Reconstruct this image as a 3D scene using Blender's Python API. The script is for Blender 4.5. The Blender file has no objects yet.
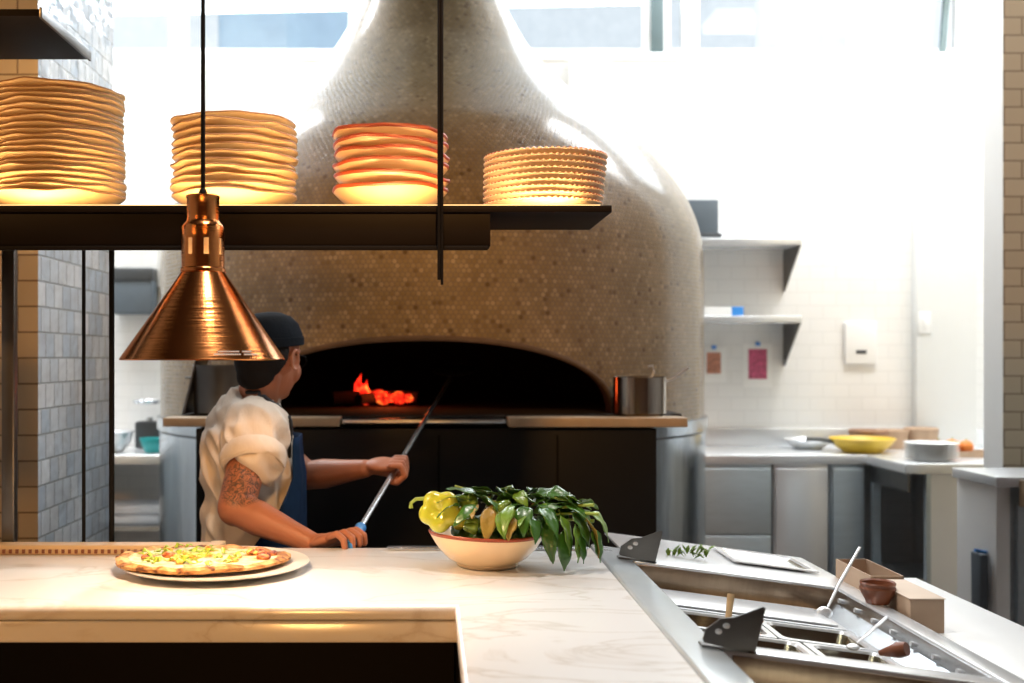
import bpy, bmesh, math, random
from math import pi, sin, cos, radians as R
from mathutils import Vector as V, Matrix, noise
random.seed(7)
sc = bpy.context.scene
C = bpy.data.collections.new('kitchen'); sc.collection.children.link(C)

# ---------------------------------------------------------------- camera
cam_d = bpy.data.cameras.new('camera'); cam = bpy.data.objects.new('camera', cam_d); C.objects.link(cam)
F = 1100.0
cam.location = (0, 0, 1.5); cam.rotation_euler = (pi/2, 0, 0)
cam_d.sensor_width = 36; cam_d.lens = F*36/1024
cam_d.shift_x = (512-430)/1024; cam_d.shift_y = (358-341.5)/1024
cam_d.clip_start = .05
cam_d.dof.use_dof = True; cam_d.dof.focus_distance = 2.3; cam_d.dof.aperture_fstop = 3.2
sc.camera = cam

# ---------------------------------------------------------------- world, lights, exposure
w = bpy.data.worlds.new('sky'); sc.world = w; w.use_nodes = True
bg = w.node_tree.nodes['Background']; bg.inputs[0].default_value = (.86, .94, 1, 1); bg.inputs[1].default_value = 1.25
vs = sc.view_settings; vs.view_transform = 'Standard'; vs.look = 'None'; vs.gamma = 1; vs.exposure = 0.0; vs.use_curve_mapping = False
sc.cycles.use_denoising = True
sc.cycles.max_bounces = 8; sc.cycles.glossy_bounces = 5; sc.cycles.sample_clamp_indirect = 6
WARM = (1, .49, .15); WARM2 = (1, .74, .48)
def light(kind, name, loc, power, col=(1,1,1), size=.2, size_y=None, aim=None, cone=None, blend=.5):
    d = bpy.data.lights.new(name, kind); d.energy = power; d.color = col
    if kind == 'AREA':
        d.size = size
        if size_y: d.shape = 'RECTANGLE'; d.size_y = size_y
    elif kind == 'SPOT':
        d.spot_size = R(cone or 60); d.spot_blend = blend; d.shadow_soft_size = size
    else: d.shadow_soft_size = size
    o = bpy.data.objects.new(name, d); C.objects.link(o); o.location = loc
    if aim: o.rotation_euler = (V(aim)-V(loc)).to_track_quat('-Z', 'Y').to_euler()
    return o
# daylight coming through the high windows of the back wall
light('AREA', 'window_daylight', (.6, 6.15, 3.85), 125, (.84,.93,1), 5.2, .8, aim=(.4, 3.0, 1.2))
# ceiling panels over the cooking line
KP = [(-1.9, 5.35), (2.0, 5.1), (3.0, 5.0), (3.0, 3.5)]
for i, (x, y) in enumerate(KP):
    light('AREA', 'kitchen_panel_light', (x, y, 4.30), (100, 40, 32, 24)[i], (.95, .98, 1), 1.3, .5, aim=(x, y+.12, 0))
# warm dining-room spots behind the camera, then unseen fills added for brightness
light('SPOT', 'dining_spot_light', (-1.9, .35, 2.9), 110, WARM, .12, aim=(-1.25, 2.9, 1.5), cone=50)
light('SPOT', 'dining_spot_light', (.4, .2, 3.0), 210, WARM, .12, aim=(.1, 3.9, 1.35), cone=38)
light('SPOT', 'dining_spot_light', (1.6, .6, 3.4), 110, WARM, .12, aim=(2.8, 4.6, 2.5), cone=30)
light('POINT', 'low_warm_fill_light', (-.35, .70, .90), 29, WARM, .10)  # added low warm fill, no lamp there; brightens plates and marble edge
light('SPOT', 'pass_fill_light', (-.1, 1.95, 3.6), 160, (1, .93, .85), .08, aim=(.0, 2.2, 1.05), cone=52)  # added overhead fill that brightens the marble and its bounce
light('SPOT', 'tile_fill_light', (.3, 3.3, 4.2), 75, (.86, .94, 1), .15, aim=(-1.14, 3.6, 1.9), cone=36)  # unseen cool fill added to brighten the pillar's side tiles
light('SPOT', 'prep_fill_light', (.9, 2.2, 3.8), 45, (.93, .97, 1), .1, aim=(.75, 2.15, 1.0), cone=40)  # added cool fill that whitens the prep rail steel

# ---------------------------------------------------------------- materials
def mat(name, col, rough=.5, metal=0, noise_scale=None, var=.12, bump=0, bscale=None, coat=0, emis=None, estr=0,
        trans=0, stretch=None, spec=None, aniso=0, sss=0):
    m = bpy.data.materials.new(name); m.use_nodes = True
    nt = m.node_tree; b = nt.nodes['Principled BSDF']
    b.inputs['Base Color'].default_value = (*col, 1); b.inputs['Roughness'].default_value = rough
    b.inputs['Metallic'].default_value = metal
    if coat: b.inputs['Coat Weight'].default_value = coat; b.inputs['Coat Roughness'].default_value = .08
    if trans: b.inputs['Transmission Weight'].default_value = trans
    if spec is not None: b.inputs['Specular IOR Level'].default_value = spec
    if aniso: b.inputs['Anisotropic'].default_value = aniso
    if sss:
        b.inputs['Subsurface Weight'].default_value = sss; b.inputs['Subsurface Radius'].default_value = (.02,.008,.004); b.inputs['Subsurface Scale'].default_value = .5
    if emis: b.inputs['Emission Color'].default_value = (*emis, 1); b.inputs['Emission Strength'].default_value = estr
    ns = noise_scale or 12
    tc = nt.nodes.new('ShaderNodeTexCoord'); mp = nt.nodes.new('ShaderNodeMapping')
    nt.links.new(tc.outputs['Object'], mp.inputs[0])
    if stretch: mp.inputs['Scale'].default_value = stretch
    n = nt.nodes.new('ShaderNodeTexNoise'); n.inputs['Scale'].default_value = ns; n.inputs['Detail'].default_value = 5
    nt.links.new(mp.outputs[0], n.inputs['Vector'])
    mx = nt.nodes.new('ShaderNodeMix'); mx.data_type = 'RGBA'
    nt.links.new(n.outputs['Fac'], mx.inputs['Factor'])
    mx.inputs['A'].default_value = (*[max(0, c*(1-var)) for c in col], 1); mx.inputs['B'].default_value = (*[min(1, c*(1+var)) for c in col], 1)
    nt.links.new(mx.outputs['Result'], b.inputs['Base Color'])
    if bump:
        n2 = nt.nodes.new('ShaderNodeTexNoise'); n2.inputs['Scale'].default_value = bscale or ns*3; n2.inputs['Detail'].default_value = 4
        nt.links.new(mp.outputs[0], n2.inputs['Vector'])
        bp = nt.nodes.new('ShaderNodeBump'); bp.inputs['Strength'].default_value = bump; bp.inputs['Distance'].default_value = .01
        nt.links.new(n2.outputs['Fac'], bp.inputs['Height']); nt.links.new(bp.outputs[0], b.inputs['Normal'])
    return m
def ramp(nt, stops):
    r = nt.nodes.new('ShaderNodeValToRGB'); e = r.color_ramp.elements
    while len(e) < len(stops): e.new(.5)
    for x, (p, c) in zip(e, stops): x.position = p; x.color = (*c, 1)
    return r
def math_n(nt, op, a, b=None):
    n = nt.nodes.new('ShaderNodeMath'); n.operation = op
    for i, v in enumerate((a, b)):
        if v is None: continue
        if isinstance(v, (int, float)): n.inputs[i].default_value = v
        else: nt.links.new(v, n.inputs[i])
    return n.outputs[0]
def marble():
    m = mat('marble', (.84,.81,.77), .22, noise_scale=5, var=.05, coat=.3); nt = m.node_tree; b = nt.nodes['Principled BSDF']
    tc = nt.nodes.new('ShaderNodeTexCoord'); mp = nt.nodes.new('ShaderNodeMapping'); mp.inputs['Scale'].default_value = (.7, 1.5, 1.5); mp.inputs['Rotation'].default_value = (0, 0, .5)
    nt.links.new(tc.outputs['Object'], mp.inputs[0])
    n = nt.nodes.new('ShaderNodeTexNoise'); n.inputs['Scale'].default_value = 2.6; n.inputs['Detail'].default_value = 9; n.inputs['Distortion'].default_value = 1.6
    nt.links.new(mp.outputs[0], n.inputs['Vector'])
    v = math_n(nt, 'ABSOLUTE', math_n(nt, 'SUBTRACT', n.outputs['Fac'], .5))
    r = ramp(nt, [(0, (.70,.66,.62)), (.012, (.78,.75,.72)), (.035, (.83,.815,.80)), (1, (.85,.84,.825))])
    nt.links.new(v, r.inputs[0]); nt.links.new(r.outputs[0], b.inputs['Base Color'])
    return m
def tile(name, c1, c2, mortar, w_, h_, axis='XZ', rough=.15, offset=.5, mort=.003, bump=.35, wob=.0):
    m = bpy.data.materials.new(name); m.use_nodes = True; nt = m.node_tree; b = nt.nodes['Principled BSDF']
    tc = nt.nodes.new('ShaderNodeTexCoord'); sp = nt.nodes.new('ShaderNodeSeparateXYZ'); cb = nt.nodes.new('ShaderNodeCombineXYZ')
    nt.links.new(tc.outputs['Object'], sp.inputs[0])
    nt.links.new(sp.outputs[axis[0]], cb.inputs[0]); nt.links.new(sp.outputs[axis[1]], cb.inputs[1])
    br = nt.nodes.new('ShaderNodeTexBrick'); br.offset = offset
    for k, v in (('Scale', 1), ('Mortar Size', mort), ('Mortar Smooth', .1), ('Brick Width', w_), ('Row Height', h_), ('Bias', 0)): br.inputs[k].default_value = v
    for k, v in (('Color1', c1), ('Color2', c2), ('Mortar', mortar)): br.inputs[k].default_value = (*v, 1)
    nt.links.new(cb.outputs[0], br.inputs['Vector']); nt.links.new(br.outputs['Color'], b.inputs['Base Color'])
    b.inputs['Roughness'].default_value = rough
    n = nt.nodes.new('ShaderNodeTexNoise'); n.inputs['Scale'].default_value = 9; nt.links.new(cb.outputs[0], n.inputs['Vector'])
    br2 = nt.nodes.new('ShaderNodeTexBrick'); br2.offset = offset
    for k, v in (('Scale', 1), ('Mortar Size', mort), ('Mortar Smooth', .4), ('Brick Width', w_), ('Row Height', h_)): br2.inputs[k].default_value = v
    br2.inputs['Color1'].default_value = (.55,)*3+(1,); br2.inputs['Color2'].default_value = (1,)*3+(1,); br2.inputs['Mortar'].default_value = (0,0,0,1)
    nt.links.new(cb.outputs[0], br2.inputs['Vector'])
    h = math_n(nt, 'ADD', math_n(nt, 'MULTIPLY', n.outputs['Fac'], 1+wob), br2.outputs['Color'])
    bp = nt.nodes.new('ShaderNodeBump'); bp.inputs['Strength'].default_value = bump; bp.inputs['Distance'].default_value = .006
    nt.links.new(h, bp.inputs['Height']); nt.links.new(bp.outputs[0], b.inputs['Normal'])
    return m
def penny():
    # round penny tiles in hexagonal packing, laid out in the surface's own UV (metres)
    m = bpy.data.materials.new('penny_mosaic'); m.use_nodes = True; nt = m.node_tree; b = nt.nodes['Principled BSDF']
    uv = nt.nodes.new('ShaderNodeUVMap'); uv.uv_map = 'UVMap'
    s = .0185; S = (s, s*math.sqrt(3), 1)
    def vm(op, a, bb=None):
        n = nt.nodes.new('ShaderNodeVectorMath'); n.operation = op
        for i, v in enumerate((a, bb)):
            if v is None: continue
            if isinstance(v, tuple): n.inputs[i].default_value = v
            else: nt.links.new(v, n.inputs[i])
        return n
    ds, cells = [], []
    for off in ((0,0,0), (S[0]/2, S[1]/2, 0)):
        p = vm('ADD', uv.outputs[0], (50+off[0], 50+off[1], 0)).outputs[0]
        cell = vm('FLOOR', vm('DIVIDE', p, S).outputs[0]).outputs[0]
        loc = vm('SUBTRACT', p, vm('MULTIPLY', vm('ADD', cell, (.5,.5,0)).outputs[0], S).outputs[0]).outputs[0]
        d = vm('LENGTH', loc).outputs['Value']; ds.append(d); cells.append(vm('ADD', cell, (off[0]*999, 0, 0)).outputs[0])
    dm = math_n(nt, 'MINIMUM', ds[0], ds[1]); sel = math_n(nt, 'LESS_THAN', ds[1], ds[0])
    mxc = nt.nodes.new('ShaderNodeMix'); mxc.data_type = 'VECTOR'; nt.links.new(sel, mxc.inputs['Factor'])
    nt.links.new(cells[0], mxc.inputs['A']); nt.links.new(cells[1], mxc.inputs['B'])
    wn = nt.nodes.new('ShaderNodeTexWhiteNoise'); wn.noise_dimensions = '2D'; nt.links.new(mxc.outputs['Result'], wn.inputs['Vector'])
    r = ramp(nt, [(0, (.13,.085,.04)), (.06, (.25,.18,.092)), (.8, (.31,.23,.125)), (1, (.40,.31,.18))]); nt.links.new(wn.outputs['Value'], r.inputs[0])
    big = nt.nodes.new('ShaderNodeTexNoise'); big.inputs['Scale'].default_value = 5; nt.links.new(uv.outputs[0], big.inputs['Vector'])
    mask = nt.nodes.new('ShaderNodeMapRange'); mask.inputs[1].default_value = .0072; mask.inputs[2].default_value = .0086
    nt.links.new(dm, mask.inputs[0])
    mx = nt.nodes.new('ShaderNodeMix'); mx.data_type = 'RGBA'; nt.links.new(mask.outputs[0], mx.inputs['Factor'])
    nt.links.new(r.outputs[0], mx.inputs['A']); mx.inputs['B'].default_value = (.15,.11,.065,1)
    mb = nt.nodes.new('ShaderNodeMix'); mb.data_type = 'RGBA'; mb.blend_type = 'MULTIPLY'; mb.inputs['Factor'].default_value = .5
    rb = ramp(nt, [(.3, (.62,.6,.55)), (.7, (1.,1.,1.))]); nt.links.new(big.outputs['Fac'], rb.inputs[0])
    nt.links.new(mx.outputs['Result'], mb.inputs['A']); nt.links.new(rb.outputs[0], mb.inputs['B'])
    nt.links.new(mb.outputs['Result'], b.inputs['Base Color'])
    rr = math_n(nt, 'ADD', math_n(nt, 'MULTIPLY', mask.outputs[0], .3), .16); nt.links.new(rr, b.inputs['Roughness'])
    h = math_n(nt, 'ADD', math_n(nt, 'MULTIPLY', mask.outputs[0], -1), math_n(nt, 'MULTIPLY', wn.outputs['Value'], .5))
    bp = nt.nodes.new('ShaderNodeBump'); bp.inputs['Strength'].default_value = .35; bp.inputs['Distance'].default_value = .0015
    nt.links.new(h, bp.inputs['Height']); nt.links.new(bp.outputs[0], b.inputs['Normal'])
    return m
M = dict(
    marble=marble(), penny=penny(),
    tile_x=tile('glazed_tile_front', (.50,.41,.28), (.55,.46,.32), (.20,.14,.09), .15, .075, 'XZ', .3, bump=.25),
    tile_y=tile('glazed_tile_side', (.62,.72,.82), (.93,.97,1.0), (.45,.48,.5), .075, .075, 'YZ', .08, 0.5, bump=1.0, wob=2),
    tile_back=tile('white_wall_tile', (.84,.84,.83), (.86,.86,.85), (.78,.78,.77), .15, .075, 'XZ', .25, bump=.1),
    tile_side=tile('white_wall_tile_side', (.84,.84,.83), (.86,.86,.85), (.78,.78,.77), .15, .075, 'YZ', .25, bump=.1),
    plaster=mat('white_plaster', (.84,.84,.82), .7, var=.03), pier=mat('grey_plaster', (.74,.745,.73), .6, var=.02),
    dark_ceiling=mat('dark_ceiling', (.05,.03,.02), .8), floor=mat('quarry_tile_floor', (.16,.12,.10), .5),
    dining=mat('dining_wall', (.13,.06,.03), .7),
    steel=mat('brushed_steel', (.62,.64,.66), .27, 1, noise_scale=30, stretch=(1,1,14), bump=.08),
    steel_h=mat('brushed_steel_sheet', (.70,.72,.74), .24, 1, noise_scale=20, stretch=(9,1,1), bump=.05),
    steel_pot=mat('warm_reflection_pot_steel', (.36,.31,.26), .16, 1, noise_scale=6, stretch=(1,1,.2), var=.3), steel_warm_refl=mat('warm_reflection_steel', (.40,.30,.21), .28, .9, noise_scale=14, stretch=(6,1,1), var=.2), steel_pan=mat('pan_inner_steel', (.46,.43,.34), .22, 1, noise_scale=10, var=.2), steel_cool=mat('cool_ledge_steel', (.82,.88,.94), .22, .5, noise_scale=7, var=.14),  # warm reflections put into the pot, crossbar and pan steel colours
    steel_front=mat('steel_cabinet_front', (.50,.58,.63), .34, .5, noise_scale=9, stretch=(1,1,6), bump=.04),
    steel_bright=mat('satin_steel', (.86,.88,.90), .24, .5, noise_scale=8, var=.06),
    steel_dark=mat('dark_steel', (.16,.155,.15), .32, .9, noise_scale=14, var=.25, bump=.05),
    steel_blue=mat('oven_jacket_steel', (.42,.47,.52), .2, 1, noise_scale=3, stretch=(6,6,1), var=.3, bump=.15, bscale=6),
    blk=mat('black_metal', (.005,.004,.004), .7, .0, spec=.15), shelf=mat('blackened_shelf_steel', (.006,.0035,.003), .5, .0, noise_scale=7, var=.4, spec=.12),
    shelf_under=mat('shelf_grey_steel', (.12,.11,.10), .5, .5),
    black_panel=mat('black_oven_panel', (.006,.0065,.007), .4, .0, spec=.3, noise_scale=3, var=.5),
    soot=mat('soot_brick', (.020,.015,.012), .9, noise_scale=20, var=.5, bump=.4),
    arch=mat('scorched_arch_edge', (.12,.075,.045), .8, noise_scale=20, var=.4),
    stone=mat('sandstone_ledge', (.50,.38,.25), .5, noise_scale=18, var=.2),
    copper=mat('brushed_copper', (.74,.27,.08), .17, 1, noise_scale=2, stretch=(1,1,60), bump=.12, bscale=7, aniso=.4),
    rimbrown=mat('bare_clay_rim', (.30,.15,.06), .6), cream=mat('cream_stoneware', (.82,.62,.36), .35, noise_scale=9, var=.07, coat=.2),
    creambowl=mat('cream_red_rim_bowl', (.86,.62,.36), .3, coat=.3), redrim=mat('brick_red_rim', (.33,.055,.015), .35),
    beaded=mat('beaded_stoneware', (.78,.64,.46), .4),
    wood=mat('pale_wood', (.62,.42,.22), .5, noise_scale=8, stretch=(1,14,14), var=.25), dwood=mat('dark_wood', (.22,.07,.03), .35, noise_scale=20, var=.3),
    card=mat('cardboard', (.50,.35,.24), .8, noise_scale=30, var=.08), card_top=mat('cardboard_lid', (.72,.58,.46), .75, noise_scale=20, var=.05),
    white=mat('white_plastic', (.88,.88,.87), .4, var=.02), glass=mat('window_glass', (.97,.99,1), .02, trans=1),
    frame_dark=mat('dark_window_frame', (.12,.17,.18), .5), grey=mat('grey_plastic', (.12,.15,.18), .5), dgrey=mat('charcoal_plastic', (.06,.065,.07), .4),
    yellow=mat('yellow_enamel', (.78,.52,.05), .4), brown=mat('brown_paper', (.35,.20,.12), .7), orange=mat('orange_peel', (.80,.25,.05), .5),
    teal=mat('teal_plastic', (.02,.35,.36), .4), blue=mat('blue_plastic', (.05,.28,.75), .4), cloth=mat('white_cloth', (.75,.79,.86), .9, bump=.3),
    pink=mat('magenta_print', (.55,.10,.20), .5, noise_scale=60, var=.9), print_=mat('red_brown_print', (.50,.22,.15), .5, noise_scale=60, var=.9),
    leaf=mat('basil_leaf', (.038,.125,.012), .30, noise_scale=18, var=.45, bump=.25, coat=.25),
    leaf_l=mat('basil_leaf_pale', (.13,.25,.025), .32, noise_scale=18, var=.35, bump=.25, coat=.25),
    leaf_o=mat('bronzed_leaf', (.30,.20,.035), .4, noise_scale=25, var=.4, bump=.3), stem=mat('green_stem', (.30,.42,.08), .5),
    pepper=mat('yellow_green_pepper', (.46,.47,.035), .22, noise_scale=30, var=.25, coat=.3, bump=.15, bscale=14), pepper_g=mat('green_pepper', (.14,.24,.03), .2, noise_scale=14, var=.3, coat=.5),
    skin=mat('skin', (.44,.165,.085), .5, noise_scale=18, var=.12, sss=.12, bump=.05, bscale=60),
    shirt=mat('cream_shirt_cotton', (.66,.58,.50), .85, noise_scale=12, var=.05, bump=.6, bscale=16, stretch=(1.6,1,.7), spec=.15),
    apron=mat('navy_apron_cloth', (.005,.020,.058), .85, noise_scale=14, var=.3, bump=.2, spec=.1), cap=mat('navy_cap_cloth', (.009,.013,.020), .85, noise_scale=30, var=.3, bump=.2, spec=.1),
    hair=mat('black_hair', (.007,.005,.005), .75, noise_scale=60, stretch=(1,1,.2), bump=.3, spec=.2), strap=mat('dark_strap', (.02,.022,.028), .7), pants=mat('black_trousers', (.02,.02,.025), .8),
    eye=mat('eye_white', (.8,.78,.75), .2), lip=mat('lip', (.40,.13,.10), .45), tat=None,
    crust=mat('pizza_crust', (.72,.42,.15), .7, noise_scale=22, var=.45, bump=.5), cheese=mat('melted_cheese', (.88,.72,.38), .4, noise_scale=25, var=.15, bump=.4),
    char=mat('charred_spot', (.16,.055,.02), .7, noise_scale=40, var=.5), shav=mat('green_pepper_slice', (.36,.47,.04), .35), tomato=mat('roasted_tomato', (.52,.11,.03), .4, noise_scale=30, var=.4),
    egg=mat('yellow_squash', (.88,.55,.08), .4), platew=mat('pale_plate', (.80,.74,.66), .3, coat=.3),
    ember=mat('glowing_ember', (.1,.02,.01), .8, emis=(1,.03,.008), estr=1.3), flame=mat('flame', (.8,.1,.02), .8, emis=(1,.055,.012), estr=2.6), log_=mat('charred_log', (.03,.02,.015), .9, bump=.5),
    strip=mat('warm_light_strip', (1,.8,.5), .4, emis=(1,.60,.24), estr=3),
    bulb=mat('lamp_bulb', (1,.8,.5), .3, emis=(1,.62,.28), estr=14), facade=mat('blue_facade', (.52,.68,.92), .5, noise_scale=1, var=.3), facade_w=mat('pale_facade', (.90,.93,.96), .6),
    white_ink=mat('white_print', (.85,.78,.7), .5), liner=mat('pale_liner', (.80,.72,.6), .4),
    lamp_panel=mat('ceiling_panel_diffuser', (.9,.9,.9), .5, emis=(1,.98,.95), estr=3),
)

# ---------------------------------------------------------------- mesh helpers
def link(name, bm, m, parent=None, smooth=True, loc=None):
    me = bpy.data.meshes.new(name); bmesh.ops.recalc_face_normals(bm, faces=bm.faces[:]); bm.to_mesh(me); bm.free()
    for x in (m if isinstance(m, (list, tuple)) else [m]): me.materials.append(x)
    if smooth: me.polygons.foreach_set('use_smooth', [True]*len(me.polygons)); me.update()
    if smooth: me.set_sharp_from_angle(angle=R(38))
    o = bpy.data.objects.new(name, me); C.objects.link(o); o.parent = parent
    if loc: o.location = loc
    return o
def tag(o, label=None, cat=None, group=None, kind=None):
    for k, v in (('label', label), ('category', cat), ('group', group), ('kind', kind)):
        if v: o[k] = v
    return o
def thing(name, label, cat, loc=(0,0,0), group=None, rot=None):
    o = bpy.data.objects.new(name, None); o.empty_display_size = .05; C.objects.link(o); o.location = loc
    if rot: o.rotation_euler = rot
    return tag(o, label, cat, group)
def B(): return bmesh.new()
def box(bm, x0, x1, y0, y1, z0, z1, bev=0, mi=0, mtx=None):
    r = bmesh.ops.create_cube(bm, size=1); vs_ = r['verts']
    bmesh.ops.scale(bm, vec=(x1-x0, y1-y0, z1-z0), verts=vs_); bmesh.ops.translate(bm, vec=((x0+x1)/2, (y0+y1)/2, (z0+z1)/2), verts=vs_)
    fs = list({f for v in vs_ for f in v.link_faces})
    if bev:
        es = list({e for f in fs for e in f.edges})
        r2 = bmesh.ops.bevel(bm, geom=es, offset=bev, segments=3, affect='EDGES', profile=.5)
        fs = list(set(r2['faces']) | {f for f in fs if f.is_valid}); vs_ = list({v for f in fs for v in f.verts})
    for f in fs: f.material_index = mi
    if mtx is not None: bmesh.ops.transform(bm, matrix=mtx, verts=vs_)
    return bm
def boxo(name, x0, x1, y0, y1, z0, z1, m, parent=None, bev=.003):
    return link(name, box(B(), x0, x1, y0, y1, z0, z1, bev), m, parent)
def lathe(bm, prof, n=48, c=(0,0,0), close=False, fn=None, uv=False, mi=0):
    """prof: (r, z) list; fn(r, z, a, i) -> (r, z)"""
    rings = []
    for i, (r, z) in enumerate(prof):
        ring = []
        if r < 1e-6: v = bm.verts.new((c[0], c[1], c[2]+z)); ring = [v]*n
        else:
            for k in range(n):
                a = 2*pi*k/n; rr, zz = fn(r, z, a, i) if fn else (r, z)
                ring.append(bm.verts.new((c[0]+rr*cos(a), c[1]+rr*sin(a), c[2]+zz)))
        rings.append(ring)
    pairs = list(zip(rings, rings[1:])) + ([(rings[-1], rings[0])] if close else [])
    for A, D in pairs:
        for k in range(n):
            vs_ = []
            for v in (A[k], A[(k+1) % n], D[(k+1) % n], D[k]):
                if v not in vs_: vs_.append(v)
            if len(vs_) > 2:
                try: f = bm.faces.new(vs_); f.material_index = mi
                except ValueError: pass
    return bm
def tube(bm, pts, rad, n=10, cap=True, mi=0, flat=1.0):
    pts = [V(p) for p in pts]; rad = rad if isinstance(rad, (list, tuple)) else [rad]*len(pts); rings = []
    up = V((0, 0, 1))
    for i, p in enumerate(pts):
        t = (pts[min(i+1, len(pts)-1)]-pts[max(i-1, 0)]).normalized()
        a = t.cross(up)
        if a.length < .05: a = t.cross(V((1, 0, 0)))
        a.normalize(); b = a.cross(t)
        rings.append([bm.verts.new(p+rad[i]*(cos(2*pi*k/n)*a+flat*sin(2*pi*k/n)*b)) for k in range(n)])
    for A, D in zip(rings, rings[1:]):
        for k in range(n): f = bm.faces.new((A[k], A[(k+1) % n], D[(k+1) % n], D[k])); f.material_index = mi
    if cap:
        for r_ in (rings[0], rings[-1]): f = bm.faces.new(r_); f.material_index = mi
    return bm
def prism(bm, pts2, fn0, fn1, mi=0):
    """polygon extruded between the two mappings"""
    a = [bm.verts.new(fn0(*p)) for p in pts2]; b = [bm.verts.new(fn1(*p)) for p in pts2]
    fs = [bm.faces.new(a), bm.faces.new(b)]; n = len(a)
    for i in range(n): fs.append(bm.faces.new((a[i], a[(i+1) % n], b[(i+1) % n], b[i])))
    for f in fs: f.material_index = mi
    return bm
def ball(bm, c, r, seg=16, mtx=None, mi=0):
    r3 = r if isinstance(r, (tuple, list)) else (r, r, r)
    m_ = Matrix.Translation(V(c)) @ (mtx or Matrix()) @ Matrix.Diagonal((*r3, 1))
    q = bmesh.ops.create_uvsphere(bm, u_segments=seg, v_segments=max(6, seg//2+2), radius=1, matrix=m_)
    for f in {f for v in q['verts'] for f in v.link_faces}: f.material_index = mi
    return bm
def capsule(bm, p0, r0, p1, r1, seg=14):
    p0, p1 = V(p0), V(p1); ball(bm, p0, r0, seg); ball(bm, p1, r1, seg)
    d = p1-p0; L = d.length
    if L < 1e-5: return bm
    q = d.to_track_quat('Z', 'Y').to_matrix().to_4x4()
    bmesh.ops.create_cone(bm, cap_ends=True, segments=seg*2, radius1=r0, radius2=r1, depth=L, matrix=Matrix.Translation((p0+p1)/2) @ q)
    return bm
def bake(o):
    dg = bpy.context.evaluated_depsgraph_get(); dg.update()
    me = bpy.data.meshes.new_from_object(o.evaluated_get(dg)); old = o.data; o.modifiers.clear(); o.data = me; bpy.data.meshes.remove(old); return o
def remesh(bm, name, m, parent, voxel=.005, smooth=3, fac=.5):
    o = link(name, bm, m, parent)
    md = o.modifiers.new('r', 'REMESH'); md.mode = 'VOXEL'; md.voxel_size = voxel; md.use_smooth_shade = True
    if smooth: s = o.modifiers.new('s', 'SMOOTH'); s.iterations = smooth; s.factor = fac
    bake(o); o.data.polygons.foreach_set('use_smooth', [True]*len(o.data.polygons))
    o.data.materials.clear(); o.data.materials.append(m)
    return o
def struct(o): return tag(o, kind='structure')
def W(px, py, Y): return V(((px-430)*Y/F, Y, 1.5-(py-358)*Y/F))

# ================================================================ ROOM SHELL
XL, XR, YB, YF, ZC = -3.0, 3.7, 6.3, -2.2, 4.45
struct(boxo('floor', XL-.1, XR+.1, YF-.1, YB+.1, -.1, 0, M['floor'], bev=0))
struct(boxo('ceiling', XL-.1, XR+.1, 4.7, YB+.2, ZC, ZC+.1, M['plaster'], bev=0))
struct(boxo('ceiling_front', XL-.1, XR+.1, YF-.1, 4.699, ZC, ZC+.1, M['dark_ceiling'], bev=0))
struct(boxo('wall_left', XL-.1, XL, YF, YB, 0, ZC, M['tile_side'], bev=0))
struct(boxo('wall_right', XR, XR+.1, YF, YB, 0, ZC, M['tile_side'], bev=0))
struct(boxo('wall_front', XL, XR, YF-.1, YF, 0, ZC, M['dining'], bev=0))
ZW = 3.20
struct(boxo('wall_back', XL, XR, YB, YB+.15, 0, ZW, M['tile_back'], bev=0))
struct(boxo('trim_1', XL, XR, YB-.006, YB+.15, ZW, ZW+.05, M['white'], bev=.004))
struct(boxo('trim_2', XL, XR, YB, YB+.15, 4.2, ZC, M['plaster'], bev=0))
bm = B()
box(bm, 2.76, 3.10, YB-.06, YB, 0, ZW, .003); struct(link('trim_3', bm, M['pier']))
struct(boxo('trim_4', -1.55, -1.28, YB-.05, YB, 1.9, ZW, M['pier']))
struct(boxo('trim_5', .80, 1.0, YB-.05, YB, 1.4, ZW, M['pier']))
# windows
def window(n, x0, x1, dark_left=False):
    z0, z1 = ZW+.05, 4.2; fr = .05; bm = B()
    for a in ((x0, x0+fr, z0, z1), (x1-fr, x1, z0, z1), (x0+fr, x1-fr, z0, z0+.03), (x0+fr, x1-fr, z1-.04, z1)):
        box(bm, a[0], a[1], YB+.03, YB+.1, a[2], a[3], .004)
    o = struct(link('window_%d' % n, bm, M['frame_dark'] if dark_left else M['white']))
    g = boxo('pane', x0+fr-.004, x1-fr+.004, YB+.058, YB+.066, z0+.026, z1-.036, M['glass'], o, 0)
    return o
window(1, XL, -1.45); window(2, -1.45, -.42); window(3, -.42, 1.275); window(4, 1.335, 1.50); window(5, 1.50, 3.08); window(6, 3.08, XR)
struct(boxo('trim_6', 1.272, 1.338, YB, YB+.12, ZW+.05, 4.2, M['frame_dark']))
bm = B(); prism(bm, [(2.925, ZW+.05), (2.955, ZW+.05), (3.03, 4.2), (3.0, 4.2)], lambda x, z: (x, YB, z), lambda x, z: (x, YB+.03, z)); struct(link('trim_7', bm, M['frame_dark'], smooth=False))
# neighbouring buildings beyond the glass
t = thing('neighbouring_building', 'blue glazed building seen through the high window left of the oven flue', 'building', (-1.6, 12, 0))
link('facade', box(B(), -.7, .75, 0, 3, 0, 9), M['facade'], t, False)
link('side_wing', box(B(), -1.1, -.701, -.1, 3, 0, 8.6), M['facade_w'], t, False)
link('parapet', box(B(), -.72, .78, -.05, .3, 9, 9.2), M['facade_w'], t, False)
t = thing('pale_building', 'pale building seen through the high window right of the oven flue', 'building', (2.9, 14, 0))
link('facade', box(B(), -2.2, 2.4, 0, 3, 0, 6.2), M['facade_w'], t, False)
link('roof', box(B(), -2.3, 2.5, -.1, 3.1, 6.2, 6.4), M['white'], t, False)
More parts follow.
